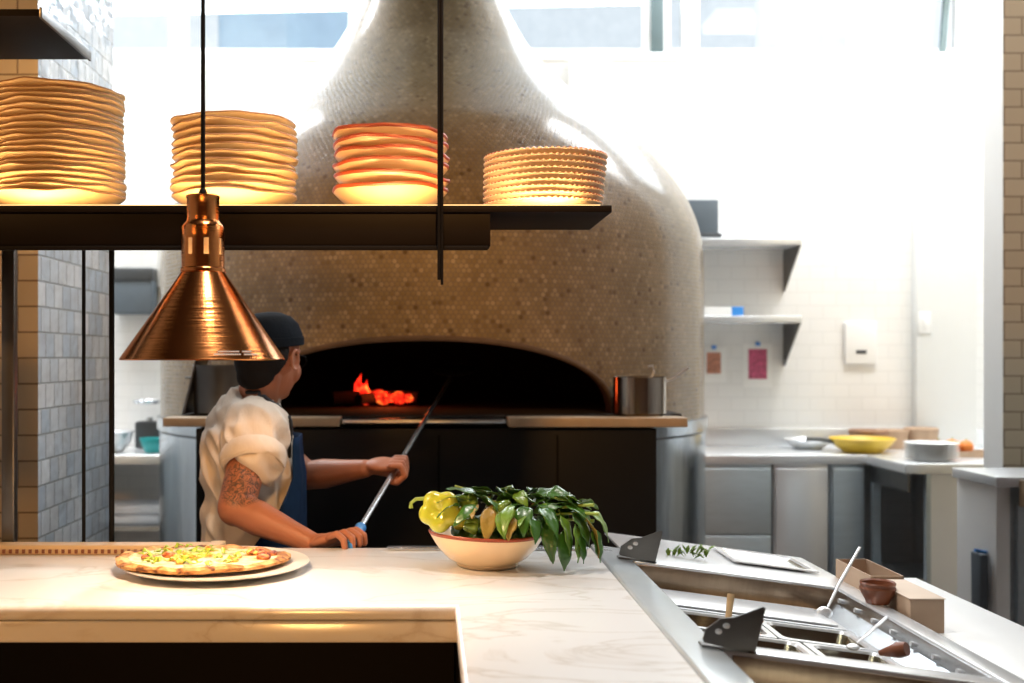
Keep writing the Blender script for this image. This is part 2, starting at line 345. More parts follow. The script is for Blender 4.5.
# left tiled pillar and right tiled pillar
bm = B(); box(bm, -2.1, -1.14, 3.2, 3.96, 0, ZC)
o = link('pillar', bm, [M['tile_x'], M['tile_y']], smooth=False)
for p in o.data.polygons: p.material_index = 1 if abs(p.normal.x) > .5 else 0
struct(o).name = 'wall_pillar_left'
bm = B(); box(bm, 2.396, XR, 4.6, 4.76, 0, ZC)
o = link('wall_pillar_right', bm, [M['tile_x'], M['white']], smooth=False); struct(o)
for p in o.data.polygons: p.material_index = 1 if abs(p.normal.x) > .5 else 0
# ceiling panels
for i, (x, y) in enumerate(KP):
    t = thing('ceiling_panel', 'flat white ceiling light panel over the cooking line, %s' % ('nearest the left wall', 'above the wall shelves', 'nearest the right wall', 'above the service counter')[i], 'ceiling light', (x, y, 4.32), 'kitchen ceiling panels')
    link('housing', box(B(), -.7, .7, -.28, .28, .03, .13, .004), M['white'], t)
    link('diffuser', box(B(), -.66, .66, -.25, .25, .005, .03), M['lamp_panel'], t)

# ================================================================ OVEN
OX, OY = 0.01, 5.0
t = thing('pizza_oven', 'big bottle shaped wood fired oven covered in small round brown mosaic tiles', 'oven', (OX, OY, 0))
prof = [(1.2, 1.255), (1.2, 1.87), (1.19, 2.0), (1.152, 2.13), (1.075, 2.26), (.965, 2.39), (.84, 2.50), (.70, 2.62), (.575, 2.735), (.462, 2.86), (.375, 3.0), (.322, 3.12), (.295, 3.3), (.28, 3.6), (.275, ZC-.005)]
def spline(pr, k=6):
    out = []
    for i in range(len(pr)-1):
        p0, p1, p2, p3 = [V((*pr[min(max(j, 0), len(pr)-1)], 0)) for j in (i-1, i, i+1, i+2)]
        for s_ in range(k):
            u = s_/k; q = .5*((2*p1)+(-p0+p2)*u+(2*p0-5*p1+4*p2-p3)*u*u+(-p0+3*p1-3*p2+p3)*u**3); out.append((q.x, q.y))
    return out+[pr[-1]]
outer = [prof[0]]+[(1.2, 1.255+.1*k) for k in range(1, 6)]+spline(prof[1:], 5)
inner = [(max(r-.14, .1), z) for r, z in outer[::-1]]
bm = B(); lathe(bm, outer+inner, 144, close=True)
shell = link('tiled_dome', bm, [M['penny'], M['soot']], t)
me = shell.data; no = len(outer)
arch_pts = []
hw, hh, nexp, cx_, zb = .685, .268, 2.2, -.03, 1.30
for k in range(41):
    a = pi*k/40; cc, ss = cos(a), sin(a)
    arch_pts.append((cx_+hw*math.copysign(abs(cc)**(2/nexp), cc), zb+hh*abs(ss)**(2/nexp)))
arch_pts = [(cx_+hw, 1.2)]+arch_pts+[(cx_-hw, 1.2)]
bm = B(); prism(bm, arch_pts, lambda x, z: (x, -1.5, z), lambda x, z: (x, -.35, z))
cut = link('cutter', bm, M['arch'], t, False)
for p in me.polygons:
    c = p.center; p.material_index = 0 if (V((c.x, c.y)).length*0 + p.normal.dot(V((c.x, c.y, .001)).normalized())) > -.15 and V((p.normal.x, p.normal.y)).dot(V((c.x, c.y))) > 0 else 1
md = shell.modifiers.new('b', 'BOOLEAN'); md.operation = 'DIFFERENCE'; md.object = cut; md.solver = 'EXACT'; md.material_mode = 'TRANSFER'
bake(shell); bpy.data.objects.remove(cut)
me = shell.data
arcl = {}; 
def zlen(z):
    L = 0
    for a_, b_2 in zip(outer, outer[1:]):
        if z <= b_2[1]: return L+math.hypot(b_2[0]-a_[0], b_2[1]-a_[1])*max(0, (z-a_[1]))/max(1e-6, b_2[1]-a_[1])
        L += math.hypot(b_2[0]-a_[0], b_2[1]-a_[1])
    return L
uvl = me.uv_layers.new(name='UVMap') if not me.uv_layers else me.uv_layers[0]; uvl.name = 'UVMap'
for p in me.polygons:
    ca = math.atan2(p.center.x, -p.center.y)
    for li in p.loop_indices:
        co = me.vertices[me.loops[li].vertex_index].co; a = math.atan2(co.x, -co.y)
        if a-ca > pi: a -= 2*pi
        if ca-a > pi: a += 2*pi
        # the round tiles are re-pitched in bands as the flue narrows
        zc = p.center.z; rad = 1.2 if zc < 2.2 else (.9 if zc < 2.5 else (.6 if zc < 2.85 else .36))
        uvl.data[li].uv = (a*rad, zlen(co.z))
me.set_sharp_from_angle(angle=R(40))
# cut edge rim of the arch
bm = B(); ring = []
for (x, z) in arch_pts[1:-1]:
    y = -math.sqrt(max(.01, 1.2**2-x*x)); ring.append((x, y-.004, z))
tube(bm, ring, .010, 8); link('arch_rim', bm, M['arch'], t)
link('hearth', box(B(), -.9, .9, -1.02, .8, 1.262, 1.298), M['soot'], t, False)
link('jacket', lathe(B(), [(1.19, 0.0), (1.205, .02), (1.205, 1.19), (1.215, 1.2), (1.215, 1.25), (1.2, 1.256), (.9, 1.256)], 96), M['steel_blue'], t)
bm = B(); box(bm, -.80, .755, -1.29, -.80, .06, 1.262, .004); link('front_panel', bm, M['black_panel'], t)
bm = B()
for x in (-.45, .02, .42): box(bm, x-.003, x+.003, -1.296, -1.289, .08, 1.24)
link('panel_seam', bm, M['blk'], t)
bm = B(); box(bm, -.905, -.313, -1.32, -1.20, 1.270, 1.300, .004); link('ledge_slab', bm, M['stone'], t)
link('rear_ledge', box(B(), -.89, .84, -1.199, -.70, 1.262, 1.299, .002), M['soot'], t)
bm = B(); box(bm, .253, .853, -1.32, -1.20, 1.268, 1.300, .004); link('ledge_slab', bm, M['stone'], t)
bm = B(); box(bm, -.305, .245, -1.31, -.80, 1.280, 1.294, .002); link('ledge_plate', bm, M['steel'], t)['label'] = 'thin steel plate in the middle of the ledge'
# fire
for m_ in (M['ember'], M['flame']):
    nt = m_.node_tree; n = nt.nodes.new('ShaderNodeTexNoise'); n.inputs['Scale'].default_value = 45; n.inputs['Detail'].default_value = 3
    tc = nt.nodes.new('ShaderNodeTexCoord'); nt.links.new(tc.outputs['Object'], n.inputs['Vector'])
    q = ramp(nt, [(.34, (.10, .002, .001)), (.46, (.75, .012, .006)), (.56, (1, .035, .010)), (.68, (1, .22, .03))]); nt.links.new(n.outputs['Fac'], q.inputs[0]); nt.links.new(q.outputs[0], nt.nodes['Principled BSDF'].inputs['Emission Color'])
t = thing('wood_fire', 'red glowing wood fire burning inside the dark oven mouth', 'fire', (-.225, 4.62, 1.30))
for k, (x, y, a, L, r) in enumerate([(-.02, .02, .3, .34, .03), (.03, .07, -.25, .30, .027), (.0, -.03, .9, .22, .022)]):
    bm = B(); d = V((cos(a), sin(a), 0))*L/2; tube(bm, [V((x, y, .03))-d, V((x, y, .035)), V((x, y, .03))+d], r, 10); link('log', bm, M['log_'], t)
bm = B()
for k in range(46):
    x = -.06+.20*random.random()**1.3; ball(bm, (x, -.06+random.random()*.08, .02+random.random()*.035*(1-abs(x)*2)), (.014+.012*random.random(), .012, .010+.008*random.random()), 8)
link('embers', bm, M['ember'], t)['kind'] = 'stuff'
bm = B()
for k in range(17):
    x = -.085+.215*(k/16); h = (.095 if k < 4 else .045)*(.6+.6*random.random())*(1-.45*k/16); y = -.05+.06*random.random()
    tube(bm, [(x, y, .02), (x+.006, y, .02+h*.45), (x-.004+.01*random.random(), y, .02+h*.8), (x+.008, y, .02+h*1.1)], [.017, .015, .008, .001], 8)
link('flame', bm, M['flame'], t)
light('POINT', 'fire_light', (-.17, 4.5, 1.38), 1.0, (1, .13, .03), .05)
# pot on ledge
t = thing('saucepan', 'steel saucepan standing on the right end of the oven ledge', 'pot', (.735, 3.86, 1.3005))
link('body', lathe(B(), [(0, .0), (.085, .0), (.092, .006), (.092, .132), (.095, .135), (.090, .135), (.088, .13), (.088, .01), (0, .01)], 48), M['steel_pot'], t)
bm = B(); tube(bm, [(.085, -.01, .115), (.12, -.02, .13), (.15, -.03, .155), (.165, -.035, .165)], [.007, .009, .011, .009], 10, flat=.5); link('handle', bm, M['steel_bright'], t)
t = thing('ladle', 'steel ladle resting in the saucepan on the oven ledge', 'ladle', (.735, 3.86, 1.309))
bm = B(); tube(bm, [(.0, 0, .02), (.03, 0, .09), (.052, 0, .145), (.045, 0, .165), (.03, 0, .16)], .004, 8); link('handle', bm, M['steel_bright'], t)
bm = B(); lathe(bm, [(0, 0), (.022, .005), (.032, .02), (.031, .021), (.02, .008), (0, .003)], 24); link('bowl', bm, M['steel_bright'], t)
# dark tray leaning left on the ledge
t = thing('stock_pot', 'dark dented metal pot on the left end of the oven ledge behind the cook', 'pot', (-.73, 3.90, 1.3005))
link('body', lathe(B(), [(0, 0), (.098, 0), (.105, .008), (.108, .17), (.112, .175), (.104, .175), (.1, .01), (0, .01)], 40), M['steel_dark'], t)
bm = B(); tube(bm, [(-.107, -.02, .13), (-.135, 0, .13), (-.107, .03, .13)], .005, 8); link('handle', bm, M['steel_dark'], t)
t = thing('baking_sheet', 'grey metal sheet leaning against the oven at the left end of the ledge', 'tray', (-.86, 3.93, 1.302), rot=(0, R(14), 0))
link('sheet', box(B(), -.006, .0, -.09, .1, 0, .21, .002), M['steel_dark'], t)
link('rolled_edge', tube(B(), [(-.003, -.09, 0.004), (-.003, -.09, .21), (-.003, .1, .21), (-.003, .1, 0.004)], .005, 8), M['steel_dark'], t)

# ================================================================ BACK WALL SHELVES, FITTINGS
def wall_shelf(z, lab):
    t = thing('wall_shelf', lab, 'shelf', (0, YB, z), 'steel shelves on the back wall')
    link('board', box(B(), 1.18, 2.03, -.30, 0, -.006, .03, .003), M['steel_bright'], t)
    for x in (1.30, 2.022):
        bm = B(); prism(bm, [(-.295, -.007), (0, -.007), (0, -.245), (-.02, -.245)], lambda y, z_: (x, y, z_), lambda y, z_: (x+.006, y, z_)); link('bracket', bm, M['steel_dark'], t, False)
wall_shelf(2.125, 'upper steel wall shelf beside the oven with a grey box on it')
wall_shelf(1.700, 'lower steel wall shelf beside the oven with a blue wrap box on it')
t = thing('storage_bin', 'grey plastic bin standing on the upper wall shelf', 'bin', (1.50, 6.13, 2.1555))
link('body', box(B(), -.085, .085, -.09, .09, .012, .215, .006), M['grey'], t); link('base', box(B(), -.09, .10, -.1, .1, 0, .03, .003), M['dgrey'], t)
t = thing('wrap_box', 'white and blue box of film lying on the lower wall shelf', 'box', (1.60, 6.08, 1.7305))
link('carton', box(B(), -.12, .06, -.03, .03, 0, .05, .003), M['white'], t); link('end_cap', box(B(), .06, .125, -.031, .031, -.0, .052, .004), M['blue'], t)
def picture(px, py, wd, h, m, lab):
    p = W(px, py, 6.29); t = thing('wall_print', lab, 'print', (p.x, YB, p.z), 'prints taped under the shelf')
    link('sheet', box(B(), -wd/2-.03, wd/2+.03, -.004, 0, -h/2-.05, h/2+.03), M['white'], t); link('printed_image', box(B(), -wd/2, wd/2, -.006, -.004, -h/2, h/2), m, t)
    link('clip', box(B(), -.012, .012, -.012, -.004, h/2+.02, h/2+.04), M['blue'], t)
picture(758, 364, .105, .17, M['pink'], 'magenta printed sheet clipped under the lower wall shelf')
picture(714, 363, .08, .12, M['print_'], 'red brown printed sheet half hidden by the oven edge')
p = W(860, 345, 6.29); t = thing('thermostat', 'white wall control box with a small dark display', 'thermostat', (p.x, YB, p.z))
link('housing', box(B(), -.09, .09, -.025, 0, -.11, .13, .006), M['white'], t); link('display', box(B(), -.028, .03, -.028, -.024, -.05, -.03), M['dgrey'], t)
p = W(925, 323, 6.23); t = thing('wall_switch', 'small white switch plate on the grey wall pier', 'switch', (p.x, YB-.06, p.z))
link('plate', box(B(), -.035, .035, -.008, 0, -.06, .06, .003), M['white'], t); link('rocker', box(B(), -.012, .012, -.014, -.007, -.025, .025, .002), M['white'], t)
# paper towel dispenser left
p = W(138, 293, 6.29); t = thing('towel_dispenser', 'grey paper towel dispenser on the white wall left of the oven', 'dispenser', (p.x, YB, p.z))
link('housing', box(B(), -.115, .115, -.14, 0, -.125, .13, .012), M['grey'], t); link('lid', box(B(), -.118, .118, -.15, 0, .06, .135, .01), M['dgrey'], t)

# ================================================================ BACK COUNTERS
def cab(name, lab, x0, x1, y0, y1, z1, doors, m=M['steel_front'], drawers=False):
    t = thing(name, lab, 'cabinet', ((x0+x1)/2, y0, 0), 'steel base cabinets'); xc = (x0+x1)/2
    link('body', box(B(), x0-xc, x1-xc, 0, y1-y0, .1, z1, .003), m, t)
    link('plinth', box(B(), x0-xc+.02, x1-xc-.02, .05, y1-y0, 0, .1), M['dgrey'], t)
    wd = (x1-x0)/doors
    for k in range(doors):
        a, b = x0-xc+k*wd+.008, x0-xc+(k+1)*wd-.008
        zs = [(.14, .575), (.59, z1-.02)] if drawers else [(.14, z1-.02)]
        for za, zb_ in zs:
            d = link('drawer' if drawers else 'door', box(B(), a, b, -.022, -.001, za, zb_, .003), m, t)
            if drawers: link('handle', box(B(), a+.02, a+.08, -.036, -.021, zb_-.12, zb_-.06, .003), M['dgrey'], d)
    return t
ZT = .997
cab('base_cabinet', 'steel cabinet with two drawers at the right foot of the oven', 1.26, 1.775, 5.72, 6.28, ZT-.05, 1, drawers=True)
cab('base_cabinet', 'pale steel cabinet with one blank door between drawers and dark corner', 1.785, 2.07, 5.72, 6.28, ZT-.05, 1, m=M['steel_bright'])
cab('base_cabinet', 'blue grey steel cabinet in the corner below the yellow bowl', 2.08, 2.255, 5.72, 6.28, ZT-.05, 1)
cab('base_cabinet', 'steel cabinet against the back wall left of the oven', -2.9, -1.95, 5.72, 6.28, ZT-.05, 2)
t = thing('worktop', 'steel worktop running along the back wall right of the oven', 'worktop', (1.25, 5.7, ZT-.05), 'back worktops')
link('top', box(B(), 0, 2.43, 0, .585, .001, .05, .004), M['steel_bright'], t); link('splashback', box(B(), 0, 2.43, .575, .595, .05, .15, .003), M['steel_bright'], t)
t = thing('worktop', 'steel worktop along the back wall left of the oven with clutter on it', 'worktop', (-2.95, 5.7, ZT-.05), 'back worktops')
link('top', box(B(), 0, 1.72, 0, .585, .001, .05, .004), M['steel_bright'], t)
t = thing('open_shelf_rack', 'open steel undershelf below the left back worktop holding white cloths', 'rack', (-1.93, 5.72, 0))
link('shelf_board', box(B(), 0, .69, 0, .56, .60, .625), M['steel'], t)
for x in (.0, .65):
    for y in (0, .52): link('leg', box(B(), x, x+.04, y, y+.04, 0, .947), M['steel'], t)
# right run
t = thing('worktop', 'white topped side counter run below the right wall', 'worktop', (2.26, 5.23, ZT-.05), 'back worktops')
link('top', box(B(), 0, 1.42, 0, .462, .001, .05, .004), M['steel_bright'], t)
t = thing('side_counter', 'open fronted counter base with a tall pale end panel right of the corner', 'counter', (2.29, 5.25, 0))
link('end_panel', box(B(), .10, 1.38, 0, .02, .0, .947), M['white'], t)
link('back_panel', box(B(), .60, 1.38, .02, .44, 0, .947), M['steel_front'], t)
link('lower_shelf', box(B(), .0, .60, .02, .44, .42, .44), M['steel'], t)
link('rail', box(B(), -.01, .0, 0, .44, .86, .947), M['steel_dark'], t)
link('leg', box(B(), -.01, .03, .41, .44, 0, .86), M['steel_front'], t)
link('leg', box(B(), .08, .1, 0, .03, 0, .947), M['steel_front'], t)
# front right counter (behind service station)
t = thing('service_counter', 'tan edged counter with grey doors in front of the tiled right wall end', 'counter', (2.06, 4.0, 0))
link('top', box(B(), -.02, 1.6, -.04, .30, 1.035, 1.072, .004), M['steel_bright'], t)
link('edge_apron', box(B(), .06, 1.6, -.05, -.041, .965, 1.06, .003), M['stone'], t)
link('side_panel', box(B(), 0, .05, .0, .30, .0, 1.034, .003), M['white'], t)
link('body', box(B(), .05, 1.6, .02, .30, .1, 1.034, .003), M['steel_front'], t)
for k in range(3):
    d = link('door', box(B(), .075+k*.45, .075+k*.45+.43, -.005, .019, .12, .965, .004), M['steel_front'], t)
    link('handle', tube(B(), [(.125+k*.45, -.005, .80), (.125+k*.45, -.04, .80), (.125+k*.45, -.04, .90), (.125+k*.45, -.005, .90)], .008, 8), M['steel_bright'], d)
t = thing('wall_towel', 'blue grey cloth hanging on the side of the front right counter', 'cloth', (2.045, 4.06, .78))
bm = B(); box(bm, -.022, .006, -.03, .05, -.22, .0, .008); 
for v in bm.verts: v.co.x += .005*sin(v.co.y*90); v.co.y *= (1+.5*(v.co.z+.1)); 
link('cloth', bm, M['grey'], t); link('peg', tube(B(), [(.016, .01, .0), (-.03, .01, .01)], .006, 8), M['blue'], t)
# clutter right
def lbowl(name, lab, cat, px, py, Y, r, h, m, z=None, grp=None):
    p = W(px, py, Y); t = thing(name, lab, cat, (p.x, Y, z if z is not None else p.z), grp)
    link('body', lathe(B(), [(0, 0), (r*.55, 0), (r*.6, .006), (r*.85, h*.55), (r, h), (r*.985, h+.003), (r*.95, h-.003), (r*.8, h*.5), (r*.5, .012), (0, .01)], 40), m, t); return t
t = lbowl('mixing_bowl', 'yellow enamel bowl on the corner of the back worktop', 'bowl', 862, 450, 5.86, .17, .075, M['yellow'], ZT+.0005)
link('handle', tube(B(), [(-.14, 0, .055), (-.22, 0, .068), (-.30, -.01, .07)], [.012, .010, .012], 8), M['dgrey'], t)
t = lbowl('steel_bowl', 'wide steel bowl beside the yellow bowl on the back worktop', 'bowl', 808, 451, 6.10, .13, .05, M['steel_bright'], ZT+.0005)
for k in range(6):
    t = thing('dinner_plate', 'white plate in the pile on the side counter, ' + ('lowest of six', 'second from bottom', 'third from bottom', 'fourth from bottom', 'fifth from bottom', 'topmost of six')[k], 'plate', (2.46, 5.40, ZT+.0005+k*.014), 'white plates on the side counter')
    link('body', lathe(B(), [(0, 0), (.07, 0), (.075, .004), (.125, .016), (.127, .018), (.12, .0182), (.07, .007), (0, .006)], 40), M['white'], t)
bags = [(868, 424, 'crumpled brown paper bag behind the yellow bowl', M['brown'], .10, .10), (893, 428, 'small pale brown paper bag against the splashback', M['card'], .08, .10), (921, 424, 'tan paper bag beside the wall pier', M['card'], .09, .11)]
for px, py, lab, m_, r_, h_ in bags:
    p = W(px, py, 6.12); t = thing('paper_bag', lab, 'bag', (p.x, 6.12, ZT+.0005), 'bags on the back worktop')
    def f_(r, z, a, i): q = 1+.13*noise.noise(V((cos(a)*2+px, sin(a)*2, z*14))); return r*q, z
    link('body', lathe(B(), [(0, 0), (r_*.9, 0), (r_, .02), (r_*.95, h_*.6), (r_*1.05, h_), (r_*.98, h_*1.05), (r_*.8, h_*.8), (0, h_*.75)], 28, fn=f_), m_, t)
for px, lab, m_, r_ in ((938, 'dark red vegetable behind the pile of white plates', M['dwood'], .04), (952, 'orange fruit right of the dark red vegetable', M['orange'], .042), (966, 'orange fruit closest to the right wall end', M['orange'], .036)):
    p = W(px, 440, 5.62); t = thing('orange', lab, 'fruit', (p.x, 5.62, ZT+.05))
    # they sit in a low tray
    link('flesh', ball(B(), (0, 0, 0), (r_, r_, r_*.92), 18), m_, t); link('stalk', tube(B(), [(0, 0, r_*.85), (.002, 0, r_*1.1)], .004, 6), M['stem'], t)
t = thing('fruit_tray', 'low pale tray under the oranges on the side counter', 'tray', (2.76, 5.62, ZT+.0005))
bm = B(); box(bm, -.2, .2, -.06, .06, 0, .01); 
for a in ((-.2, .2, -.065, -.058), (-.2, .2, .058, .065), (-.205, -.198, -.06, .06), (.198, .205, -.06, .06)): box(bm, *a, 0, .03)
link('body', bm, M['card'], t)
# clutter left back
lbowl('teal_bowl', 'teal plastic bowl on the left back worktop', 'bowl', 153, 445, 5.85, .07, .075, M['teal'], ZT+.0005)
t = thing('colander', 'grey wire colander on the left back worktop', 'colander', (-1.71, 5.90, ZT+.0005)); link('body', lathe(B(), [(0, 0), (.06, 0), (.1, .05), (.12, .11), (.125, .11), (.115, .1), (.09, .04), (0, .008)], 32), M['steel'], t); link('handle', tube(B(), [(-.12, 0, .11), (-.16, 0, .12), (-.12, .03, .11)], .005, 8), M['steel'], t)
t = thing('scale', 'black kitchen scale with a round dial on the left back worktop', 'scale', (-1.57, 6.16, ZT+.0005)); link('body', box(B(), -.07, .07, -.06, .06, 0, .15, .015), M['dgrey'], t); link('pan', lathe(B(), [(0, .165), (.07, .17), (.08, .19), (.076, .19), (.066, .175), (0, .172)], 32), M['steel'], t); link('column', tube(B(), [(0, 0, .15), (0, 0, .17)], .02, 12), M['steel'], t); link('dial', lathe(B(), [(0, 0), (.045, 0), (.05, .004), (0, .006)], 24), M['white'], t).rotation_euler = (pi/2, 0, 0); t.children[-1].location = (0, -.062, .08)
t = thing('water_jug', 'grey plastic jug behind the teal bowl', 'jug', (-1.36, 6.10, ZT+.0005)); link('body', lathe(B(), [(0, 0), (.05, 0), (.055, .01), (.05, .17), (.053, .19), (.048, .19), (.045, .02), (0, .01)], 28), M['grey'], t); link('handle', tube(B(), [(-.05, 0, .16), (-.09, 0, .15), (-.09, 0, .07), (-.052, 0, .05)], .008, 8), M['grey'], t)
for k, (x, z) in enumerate(((-1.62, .626), (-1.60, .677))):
    t = thing('folded_cloth', ('lower', 'upper')[k]+' folded white cloth on the undershelf left of the oven', 'cloth', (x, 5.90, z), 'folded cloths')
    bm = B(); box(bm, -.20, .20, -.13, .13, 0, .048, .018); bmesh.ops.subdivide_edges(bm, edges=bm.edges[:], cuts=3, use_grid_fill=True)
    for v in bm.verts: v.co.z += .006*noise.noise(v.co*14) if v.co.z > .02 else 0
    link('fold', bm, M['cloth'], t)

# ================================================================ PASS COUNTER (marble)
CZ, XE = 1.05, .38
t = thing('marble_counter', 'pale veined marble pass counter with a thick rounded edge', 'counter', (0, 2.0, 0))
L_pts = [(-2.1, 2.0), (.045, 2.0), (.045, .55), (XE, .55), (XE, 2.605), (-2.1, 2.605)]
def slab(z0, z1, inset, bev):
    bm = B(); pts = [(x-(inset if 0 else 0), y) for x, y in L_pts]
    pts[0] = (-2.1, 2.0+inset); pts[1] = (.045+inset, 2.0+inset); pts[2] = (.045+inset, .55)
    prism(bm, pts, lambda x, y: (x, y-2.0, z0), lambda x, y: (x, y-2.0, z1))
    bmesh.ops.recalc_face_normals(bm, faces=bm.faces[:])
    es = [e for e in bm.edges if abs(e.verts[0].co.z-e.verts[1].co.z) < 1e-6 and all((abs(v.co.y-inset) < 1e-4 and v.co.x < .2) or abs(v.co.x-(.045+inset)) < 1e-4 for v in e.verts)]
    bmesh.ops.bevel(bm, geom=es, offset=bev, segments=5, affect='EDGES', profile=.5)
    return bm
link('top_slab', slab(CZ-.029, CZ, 0, .011), M['marble'], t)
link('lower_edge', slab(CZ-.070, CZ-.0292, .004, .006), M['marble'], t)
bm = B(); box(bm, -2.08, .052, .40, .44, .02, CZ-.07, 0); box(bm, .056, .09, -1.44, .44, .02, CZ-.07); link('base_panel', bm, M['blk'], t, False)  # near-black panel colour stands in for the open recess's shade
link('rear_panel', box(B(), -2.08, .37, .56, .60, .02, CZ-.07), M['steel_dark'], t, False)

# ticket rail along the far edge
t = thing('wooden_rail', 'pale wooden rail with a row of small holes along the far counter edge', 'rail', (-1.9, 2.510, CZ+.0005))
link('board', box(B(), 0, 1.39, .0, .05, 0, .022, .003), M['wood'], t)
link('end_block', box(B(), 1.391, 1.425, -.008, .055, 0, .024, .003), M['wood'], t)
bm = B()
for k in range(92): box(bm, .01+k*.015, .0165+k*.015, -.0035, .001, .004, .013)
link('perforation', bm, M['dwood'], t)['kind'] = 'stuff'
t = thing('steel_strip', 'thin steel strip lying along the far counter edge behind the bowl', 'strip', (-.10, 2.57, CZ+.0005)); link('body', box(B(), 0, .47, 0, .03, 0, .006, .001), M['steel'], t)

# ================================================================ HANGING SHELF
t = thing('hanging_shelf', 'long black steel shelf above the pass holding four stacks of crockery', 'shelf', (0, 2.25, 1.80))
link('board', box(B(), -2.1, .372, 0, .31, -.002, .0125, .0012), M['shelf'], t)
link('channel', box(B(), -2.1, .124, .006, .085, -.070, -.0025, .001), M['shelf'], t)
link('lower_lip', box(B(), -2.1, .118, -.002, .01, -.079, -.0705, .001), M['blk'], t)
link('rod', tube(B(), [(.0185, -.012, -.141), (.0185, -.012, 2.63)], .0035, 8), M['blk'], t)
link('rod', tube(B(), [(.0245, -.012, -.151), (.0245, -.012, 2.63)], .0028, 8), M['blk'], t)
link('support_post', tube(B(), [(-.8105, .325, -.7495), (-.8105, .325, 0)], .0042, 10), M['blk'], t)
link('support_post', tube(B(), [(-.745, .325, -.7495), (-.745, .325, -.0)], .0062, 10), M['blk'], t)
link('support_post', box(B(), -1.0, -.97, .315, .34, -.7495, 0, .003), M['steel_dark'], t)
t.children[-3].scale.z = 1
link('light_strip', box(B(), -2.05, .35, .0100, .0170, .0127, .0148), M['strip'], t)
light('AREA', 'shelf_strip_light', (-.85, 2.2635, 1.8160), 5.6, (1, .54, .20), 2.35, .006, aim=(-.85, 2.50, 2.15))
t = thing('upper_shelf', 'short black steel shelf high in the left corner', 'shelf', (-.80, 2.25, 2.20))
link('board', box(B(), -1.3, 0, 0, .33, -.0, .014, .001), M['shelf'], t)
link('end_strip', box(B(), .0, .006, 0, .33, -.004, .018, .001), M['steel_dark'], t)
for x in (-1.2,): link('rod', tube(B(), [(x, .16, .014), (x, .16, 2.23)], .005, 8), M['blk'], t)

# ---- crockery
ORD = ['bottom', 'second', 'third', 'fourth', 'fifth', 'sixth', 'seventh', 'eighth', 'ninth', 'tenth', 'eleventh', 'twelfth', 'thirteenth', 'fourteenth', 'fifteenth', 'sixteenth', 'seventeenth', 'eighteenth', 'nineteenth', 'twentieth']
def pos_word(k, n): return 'at the very bottom' if k == 0 else ('on the very top' if k == n-1 else ORD[k]+' from the bottom')
def wavy_plate(r, h, seed, m, rim=None, amp=1.0):
    pr = [(0, 0), (r*.52, 0), (r*.56, .001), (r*.62, .006), (r*.86, h*.62), (r*.975, h*.92), (r, h), (r*.995, h+.0035), (r*.965, h+.002), (r*.85, h*.62+.006), (r*.6, .012), (0, .009)]
    def fn(rr, z, a, i):
        q = (rr/r)**3*amp
        n1 = noise.noise(V((cos(a)*1.3+seed*7.1, sin(a)*1.3, seed))); n2 = noise.noise(V((cos(a)*3+seed*3.3, sin(a)*3, seed+9)))
        return rr*(1+.018*n1*q+.008*n2*q), z+q*(.0055*n1+.003*n2)
    bm = lathe(B(), pr, 64, fn=fn)
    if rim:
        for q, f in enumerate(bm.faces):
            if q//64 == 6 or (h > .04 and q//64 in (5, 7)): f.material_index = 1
    return bm
shz = 1.80+.013
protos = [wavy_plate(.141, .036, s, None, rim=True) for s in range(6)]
pm = []
for s, b_ in enumerate(protos):
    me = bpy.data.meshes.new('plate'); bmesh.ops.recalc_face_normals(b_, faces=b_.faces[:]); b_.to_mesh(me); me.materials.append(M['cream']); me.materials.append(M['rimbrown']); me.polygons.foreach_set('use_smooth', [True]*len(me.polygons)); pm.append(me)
def stack(cx, n, spacing, lab, grp, scale=1.0, jit=.003):
    for k in range(n):
        o = bpy.data.objects.new('stoneware_plate', pm[random.randrange(6)]); C.objects.link(o)
        o.location = (cx+(random.uniform(-jit, jit) if k else 0), 2.405+(random.uniform(-jit, jit) if k else 0), shz+k*spacing); o.rotation_euler = (0, 0, random.uniform(0, 6.28)); o.scale = (scale, scale, 1)
        tag(o, 'cream wavy rimmed plate %s of %s' % (pos_word(k, n), lab), 'plate', grp)
stack(-.813, 19, .0125, 'the tallest stack', 'cream plates in the tallest stack', 1.0)
stack(-.427, 11, .0160, 'the stack behind the lamp cord', 'cream plates in the second stack', .96)
for k in range(6):
    bm = wavy_plate(.127, .050, 20+k, None, rim=True, amp=.9)
    o = link('stoneware_bowl', bm, [M['creambowl'], M['redrim']]); 
    o.location = (-.087+random.uniform(-.003, .003), 2.405, shz+k*.0262*(1-.02*k)+.0005); 
    if k: o.rotation_euler = (R(random.uniform(-.8, .8)), R((-2.2, 1.4, -2.6, 1.2, -2.6)[k-1]), random.uniform(0, 6))
    o.rotation_mode = 'XYZ'
    tag(o, 'red rimmed cream bowl %s of the stack beside the rod' % pos_word(k, 6), 'bowl', 'red rimmed bowls in the third stack')
bm = B(); r = .128; pr = [(0, 0), (r*.80, 0), (r*.84, .002), (r*.945, .013), (r*.965, .0165), (r, .0185), (r*1.0, .0225), (r*.965, .024), (r*.93, .018), (r*.8, .008), (0, .006)]
def fnb(rr, z, a, i):
    if i in (5, 6, 7): q = .5+.5*cos(a*64); return rr*(1+.022*q), z-(.0035*(1-q) if i != 5 else -.001*q)
    return rr, z
lathe(bm, pr, 384, fn=fnb)
for f in bm.faces:
    c = f.calc_center_median()
    if V((c.x, c.y)).length > r*.985 and c.z > .0212: f.material_index = 1
tmp = link('beaded_plate', bm, [M['beaded'], M['redrim']]); bme = tmp.data
